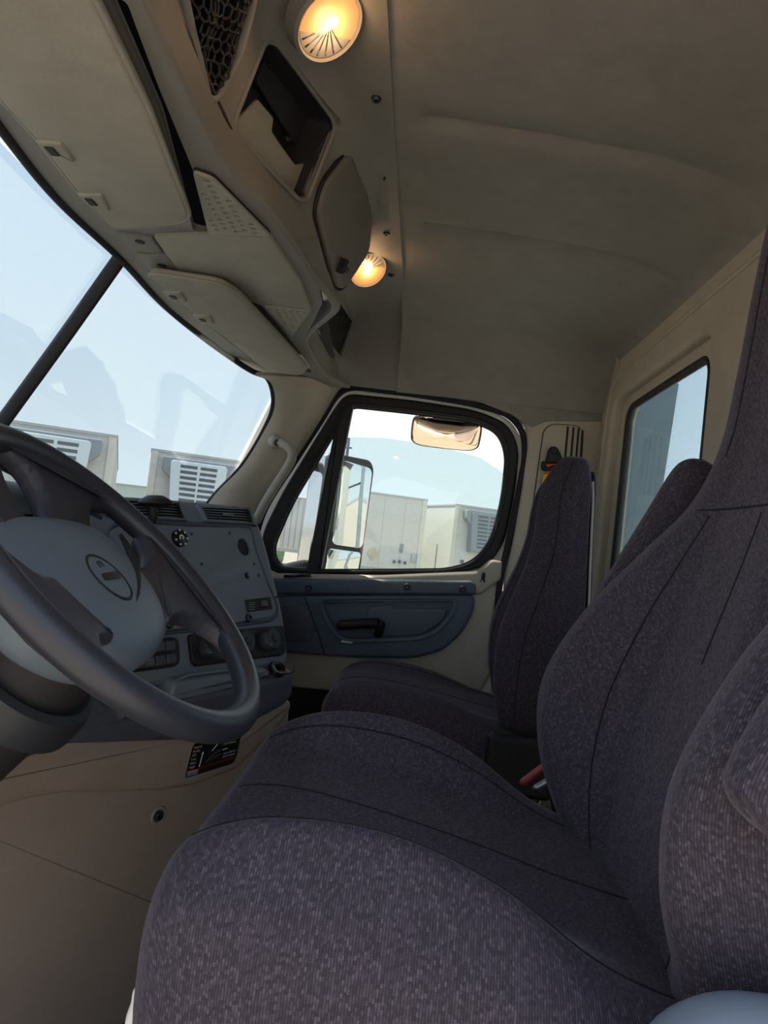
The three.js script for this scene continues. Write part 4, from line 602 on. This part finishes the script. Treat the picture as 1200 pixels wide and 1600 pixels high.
part(passenger, 'back_panel', loft([[0.5, 0.19], [0.54, 0.215], [0.7, 0.235], [0.82, 0.218], [0.95, 0.18], [1.08, 0.15], [1.13, 0.12], [1.145, 0.06]].map(([y, w]) => Array.from({ length: 12 }, (_, i) => { const a = i / 12 * 2 * Math.PI, e = (q) => Math.sign(q) * Math.pow(Math.abs(q), 0.5); return [0.426 + e(Math.cos(a)) * 0.01, y, -1.965 + e(Math.sin(a)) * w]; })), 40, 48), M.dark);
part(passenger, 'recliner_cover', new RoundedBoxGeometry(0.16, 0.14, 0.03, 3, 0.014).translate(0.29, 0.41, -1.7), M.black);
part(passenger, 'slide_rail', bar([[0.24, 0.3, -1.7], [0.3, 0.3, -1.7], [0.345, 0.33, -1.7], [0.35, 0.37, -1.7]], 0.006, { n: 16 }), M.metal);

// red lever between the seats
{ const p = [[0.2242,0.5145,-1.25],[0.244,0.5335,-1.25],[0.2639,0.5525,-1.25]], q = [[0.241,0.516,-1.22],[0.2578,0.5289,-1.22],[0.2724,0.5415,-1.22]];
  const t = thing('brake_lever', 'red-topped lever lying between the two seats', 'lever', p[1]);
  part(t, 'grip', bar(p, 0.007, { n: 12 }), M.red, 'worn red grip');
  part(t, 'rod', bar(q, 0.007, { n: 12 }), M.metal);
  part(t, 'post', bar([p[2], [p[2][0] + 0.03, p[2][1] - 0.1, p[2][2]], [p[2][0] + 0.05, 0.01, p[2][2]]], 0.012, { n: 12 }), M.black); }
// pale seat lever at the foot of the driver seat
{ const p = [[-0.1895,0.5003,-0.6],[-0.1899,0.4908,-0.6],[-0.1923,0.4799,-0.6],[-0.1926,0.4616,-0.6]];
  const t = thing('seat_lever', 'thin pale lever at the lower front corner of the driver seat', 'lever', p[1]);
  part(t, 'arm', bar([...p, [-0.2, 0.36, -0.62]], 0.006, { n: 20 }), M.white); }

// seat belt on the side trim
{ const t = thing('seat_belt', 'orange seat belt hanging from a black pivot on the tan side trim', 'seat belt', [...[[0.4074,1.2421]][0], -2.37]);
  const out = [[0.3861,1.2195],[0.3905,1.2588],[0.3975,1.2725],[0.4143,1.2744],[0.4262,1.2627],[0.4446,1.2281],[0.4369,1.2208],[0.3952,1.214]];
  part(t, 'pivot_cover', slab(F.B, outline(out, 0.01), 0.034, 0.03, 0.008), M.black);
  part(t, 'bolt_cap', disc(F.B, ...[[0.409,1.259]][0], 0.03, 0.013, 0.01, 0.003), M.dark);
  part(t, 'loop', bar(lift(F.B, [[0.3803,1.2145],[0.3819,1.1996],[0.397,1.197],[0.4213,1.2083]], 0.018), 0.008, { n: 16 }), M.black);
  const a = [[0.3929,1.2159],[0.4222,1.2192],[0.4218,0.8425],[0.3927,0.839]];
  part(t, 'webbing', slab(F.B, outline(a), 0.02, 0.003, 0.001), M.orange);
  part(t, 'warning_tag', slab(F.B, outline([[0.3835,1.1779],[0.4107,1.1809],[0.4096,1.1314],[0.3824,1.1284]], 0.002), 0.026, 0.003, 0.0005), M.yellow, 'yellow tag'); }

// grab handle on the windscreen pillar
{ const m0 = [[-0.4901,1.1707,-2.24]][0];
  const t = thing('grab_handle', 'grey curved grab handle screwed to the tan windscreen pillar', 'grab handle', m0);
  part(t, 'grip', bar([...[[-0.4924,1.1725,-2.24]], ...[[-0.4636,1.1652,-2.225]], ...[[-0.4347,1.1465,-2.215]], ...[[-0.4298,1.1225,-2.215]], ...[[-0.443,1.0889,-2.22]], ...[[-0.4737,1.0287,-2.225]], ...[[-0.504,0.9642,-2.23]], ...[[-0.5269,0.911,-2.25]]], 0.0145, { n: 50, seg: 12 }), M.plate);
  part(t, 'foot', lathe(fr(m0, 25, 10), 0, 0, 0.0, [[0, 0.016], [0.014, 0.016], [0.02, 0.01], [0.024, -0.03], [0, -0.03]], 28), M.plate);
  part(t, 'screw', screw(fr(m0, 25, 10), 0, 0, 0.018, 0.011), M.black); }

// ---------- outside the door
{ const f = fr([...[[0.0517,1.3175,-2.6]][0].slice(0, 2), -2.6], 0, 46), t = thing('look_down_mirror', 'wide convex mirror hanging outside above the passenger window', 'mirror', [...[[0.0517,1.3175,-2.6]][0].slice(0, 2), -2.6]);
  const w = 0.129, h = 0.072, face = (k, z) => Array.from({ length: 24 }, (_, i) => { const a = i / 24 * 2 * Math.PI, e = (q) => Math.sign(q) * Math.pow(Math.abs(q), 0.42); return [e(Math.cos(a)) * w * k, e(Math.sin(a)) * h * k * (1 + 0.06 * Math.cos(a) ** 2 * 0) - 0.012 * (1 - Math.cos(a) ** 2) * 0, z]; });
  part(t, 'housing', loft([[0.3, -0.07], [0.8, -0.055], [0.95, -0.02], [1, 0], [0.985, 0.006]].map(([k, z]) => lift(f, face(k, z), 0)), 24, 96), M.steel);
  part(t, 'glass', loft([[0.02, 0.022], [0.35, 0.0205], [0.7, 0.0145], [0.9, 0.0085], [0.965, 0.004], [0.96, 0.001]].map(([k, z]) => lift(f, face(k, z), 0)), 30, 96), std('#ecd6c2', 0.04, { metalness: 1 }));
  part(t, 'bracket', [box(f, 0.01, 0.068, -0.03, 0.07, 0.022, 0.03), bar(lift(f, [[0.01, 0.06, -0.03], [0.005, 0.085, -0.02], [0.0, 0.1, 0.03]], 0), 0.016, { n: 10 }), box(f, 0.0, 0.098, 0.03, 0.11, 0.012, 0.05)], M.black); }
{ const o = [-0.31, 0.98, -2.78], f = fr(o, 42, 0), t = thing('side_mirror', 'tall exterior side mirror with two glasses beyond the quarter window', 'mirror', o);
  part(t, 'housing', slab(f, outline([[-0.125, -0.27], [0.115, -0.27], [0.125, 0.2], [0.1, 0.235], [-0.11, 0.235]], 0.04), 0.0, 0.12, 0.03), M.chrome);
  part(t, 'surround', slab(f, outline([[-0.122, -0.265], [0.112, -0.265], [0.124, 0.2], [0.1, 0.232], [-0.108, 0.232]], 0.035), 0.006, 0.02, 0.006), M.black);
  part(t, 'flat_glass', slab(f, outline([[-0.045, -0.12], [0.108, -0.125], [0.112, 0.2], [-0.045, 0.212]], 0.03), 0.009, 0.008, 0.001), M.mirror);
  part(t, 'wide_glass', slab(f, outline([[-0.06, -0.255], [0.095, -0.255], [0.104, -0.14], [-0.06, -0.136]], 0.02), 0.01, 0.009, 0.002), M.mirror);
  part(t, 'arm', bar([[-0.42, 1.16, -2.84], [-0.46, 1.15, -2.66], [-0.5, 1.12, -2.5]], 0.02, { n: 12 }), M.black); part(t, 'arm', bar([[-0.4, 0.78, -2.84], [-0.46, 0.76, -2.66], [-0.5, 0.74, -2.5]], 0.02, { n: 12 }), M.black); }
// air fairing behind the cab, seen through the rear window
{ const f = fr([0.95, 0, -2.62], 28, 0), t = thing('side_fairing', 'blue-grey flat fairing panel standing outside the rear window', 'fairing', [0.95, 0.5, -2.62]);
  part(t, 'panel', slab(F.S.clone().setPosition(0, 0, -2.7), outline([...[[0.6066,1.6783,-2.7],[0.9045,1.6159,-2.7],[0.8829,1.2074,-2.7],[0.8541,0.8792,-2.7]].map((p) => [p[0], p[1]]), [0.86, -0.9], [0.62, -0.9], [0.62, 1.5]], 0.01), 0, 0.04, 0.008), std('#8fa3ad', 0.6, { map: wearTex }));
  part(t, 'stay', bar([[0.7, 1.2, -2.72], [0.68, 1.2, -2.6], [0.64, 1.2, -2.47]], 0.012, { n: 8 }), M.black); }

// ---------- trailers across the yard
const TM = { white: std('#eceae4', 0.5, { map: wearTex }), cream: std('#f4f0e2', 0.5, { map: wearTex }), grey: std('#8d949b', 0.55), unit: std('#d3dde2', 0.4), dark: std('#5b6268', 0.6), rail: std('#b5b6b4', 0.5), tyre: std('#202022', 0.9) };
function trailer(label, corner, side, yaw, len, unit, extra) {   // corner: the top front corner on the given side (-1 left, 1 right)
  const f = fr([corner[0], -1.4, corner[2]], yaw), W = 2.6, x0 = side > 0 ? -W : 0, t = thing('semi_trailer', label, 'trailer', new THREE.Vector3(x0 + W / 2, 0, -len / 2).applyMatrix4(f).toArray());
  part(t, 'body', box(f, x0 + W / 2, 2.62, -len / 2, W, 2.9, len, 0.06), TM.white);
  part(t, 'top_rail', [box(f, x0 + W / 2, 4.06, 0.01, W + 0.04, 0.09, 0.08, 0.02), box(f, x0, 4.06, -len / 2, 0.06, 0.1, len, 0.02), box(f, x0 + W, 4.06, -len / 2, 0.06, 0.1, len, 0.02)], TM.rail);
  for (const s of [0, 1]) part(t, 'corner_post', box(f, x0 + s * W + (s ? -0.09 : 0.09), 2.62, 0.01, 0.2, 2.88, 0.08, 0.06), TM.cream);
  part(t, 'bottom_rail', box(f, x0 + W / 2, 1.12, -len / 2, W + 0.03, 0.18, len + 0.02, 0.03), TM.rail);
  for (const s of [0.25, W - 0.25]) part(t, 'landing_leg', [box(f, x0 + s, 0.55, -2.6, 0.12, 1.06, 0.12, 0.01), box(f, x0 + s, 0.05, -2.6, 0.28, 0.05, 0.28, 0.01)], TM.dark);
  for (const z of [-len + 2.2, -len + 3.5]) for (const s of [0.3, W - 0.3]) part(t, 'wheel', new THREE.CylinderGeometry(0.5, 0.5, 0.5, 28).rotateZ(Math.PI / 2).translate(x0 + s, 0.5, z).applyMatrix4(f), TM.tyre);
  part(t, 'chassis', box(f, x0 + W / 2, 0.9, -len + 2.9, 1.4, 0.35, 3, 0.02), TM.dark);
  if (unit) {
    const c = x0 + W / 2 + (unit.dx ?? 0), o = (pts) => outline(pts.map(([x, y]) => [c + x, y]), 0.05);
    const u = part(t, 'cooling_unit', slab(f, o([[-0.98, 3.9], [-0.98, 3.55], [-0.72, 3.3], [-0.66, 2.2], [0.66, 2.2], [0.72, 3.3], [0.98, 3.55], [0.98, 3.9]]), 0.42, 0.4, 0.03), TM.grey);
    part(u, 'grille_frame', slab(f, outline([[-0.78, 3.82], [-0.66, 2.28], [0.66, 2.28], [0.78, 3.82]].map(([x, y]) => [c + x, y]), 0.12), 0.47, 0.06, 0.02), unit.mat ?? TM.unit);
    for (let i = 0; i < 9; i++) for (const s of [-1, 1]) part(u, 'grille_gap', box(f, c + s * (0.27 - 0.006 * i), 3.68 - i * 0.155, 0.47, 0.46 - 0.006 * i, 0.085, 0.012, 0.004), TM.dark);
  }
  extra?.(t, f, x0, W);
  return t;
}
trailer('white refrigerated trailer seen through the left of the windscreen behind the steering wheel', [[-7.6736,2.7,-17.008]][0], 1, 23.5, 15.5, {});
trailer('white refrigerated trailer seen through the windscreen just left of the passenger pillar', [[-7.6876,2.7,-19.352]][0], -1, 21, 15.5, {});
trailer('plain white trailer with a diamond placard right beside the side mirror', [[0.1264,2.7,-28.1238]][0], 1, 20, 7.5, null, (t, f, x0, W) => {
  part(t, 'placard', box(f, 0, 0, 0, 0.36, 0.36, 0.02, 0.01).applyMatrix4(f.clone().invert()).rotateZ(Math.PI / 4).translate(x0 + 0.62, 1.72, 0.03).applyMatrix4(f), std('#c9bd9f', 0.5), 'diamond placard');
  part(t, 'notice', [box(f, x0 + 1.75, 2.05, 0.03, 0.14, 0.34, 0.02, 0.005), box(f, x0 + 1.77, 2.12, 0.04, 0.1, 0.12, 0.02, 0.005)], TM.grey);
  part(t, 'document_box', box(f, x0 + 2.28, 1.72, 0.04, 0.18, 0.34, 0.06, 0.02), TM.rail);
  for (const x of [1.5, 1.72, 1.95]) part(t, 'air_coupling', box(f, x0 + x, 1.5 + (x === 1.72 ? 0.02 : 0), 0.06, 0.09, 0.12, 0.1, 0.02), TM.dark);
  for (const x of [0.87, 1.73]) part(t, 'panel_joint', box(f, x0 + x, 2.62, 0.002, 0.014, 2.7, 0.01, 0.002), TM.rail);
});
trailer('white refrigerated trailer with a grey unit at the rear end of the passenger window', [[1.2876,2.7,-28.9531]][0], -1, 20, 8, { dx: 0.05, mat: TM.grey }, (t, f, x0, W) => {
  part(t, 'vent_flap', box(f, x0 + 0.55, 1.78, 0.03, 0.15, 0.14, 0.04, 0.01), TM.dark);
  part(t, 'side_strip', box(f, x0 - 0.02, 1.8, -1.5, 0.03, 1.2, 0.05, 0.005), TM.rail);
});
trailer('white ribbed trailer seen through the quarter window left of the side mirror', [[-5.2979,2.6755,-38.5]][0], 1, -14, 15.5, null, (t, f, x0, W) => { for (let i = 1; i < 8; i++) part(t, 'panel_rib', box(f, x0 + i * W / 8, 2.62, 0.02, 0.04, 2.7, 0.03, 0.005), TM.rail); });
trailer('distant white trailer at the far left edge of the quarter window', [[-17.8881,2.7,-88.2362]][0], 1, 10, 12, null);
// utility pole, hedge and low warehouse far away
{ const b = [[-7.203,7.4325,-62]][0], t = thing('utility_pole', 'thin utility pole with a crossarm above the side mirror', 'pole', [b[0], -1.4, -62]);
  const top = [[-7.2743,9.4774,-62]][0];
  part(t, 'mast', new THREE.CylinderGeometry(0.13, 0.2, top[1] + 1.4, 10).translate(b[0], (top[1] - 1.4) / 2, -62), TM.dark);
  for (const y of [0.9, 2.0]) part(t, 'crossarm', box(I, b[0] - 0.35, top[1] - y, -61.8, 1.5, 0.14, 0.14, 0.02), TM.dark); }
{ const t = thing('warehouse', 'low pale green warehouse between the two trailers in the windscreen', 'building', [-58, -1.4, -120]);
  part(t, 'wall', box(I, -58, 1.7, -120, 60, 6.2, 20, 0.1), std('#b9c6bd', 0.8)); part(t, 'roof', box(I, -58, 4.9, -120, 60.6, 0.3, 20.6, 0.1), std('#a9b8b4', 0.7));
  const h = thing('hedge', 'low green hedge at the left end of the quarter window', 'hedge', [-11, -1.4, -46]); const gs = [];
  for (let i = 0; i < 260; i++) { const s = new THREE.IcosahedronGeometry(0.3 + 0.25 * rnd(), 1); s.translate(-13.2 + 4.2 * rnd(), -1.4 + 1.7 * rnd(), -45 - 1.5 * rnd()); gs.push(s); }
  part(h, 'foliage', gs, std('#7f9a78', 0.9)).userData.kind = 'stuff'; }

scene.traverse((o) => { if (o.isMesh) { o.castShadow = true; o.receiveShadow = true; } });
camera.updateProjectionMatrix();
renderer.render(scene, camera);
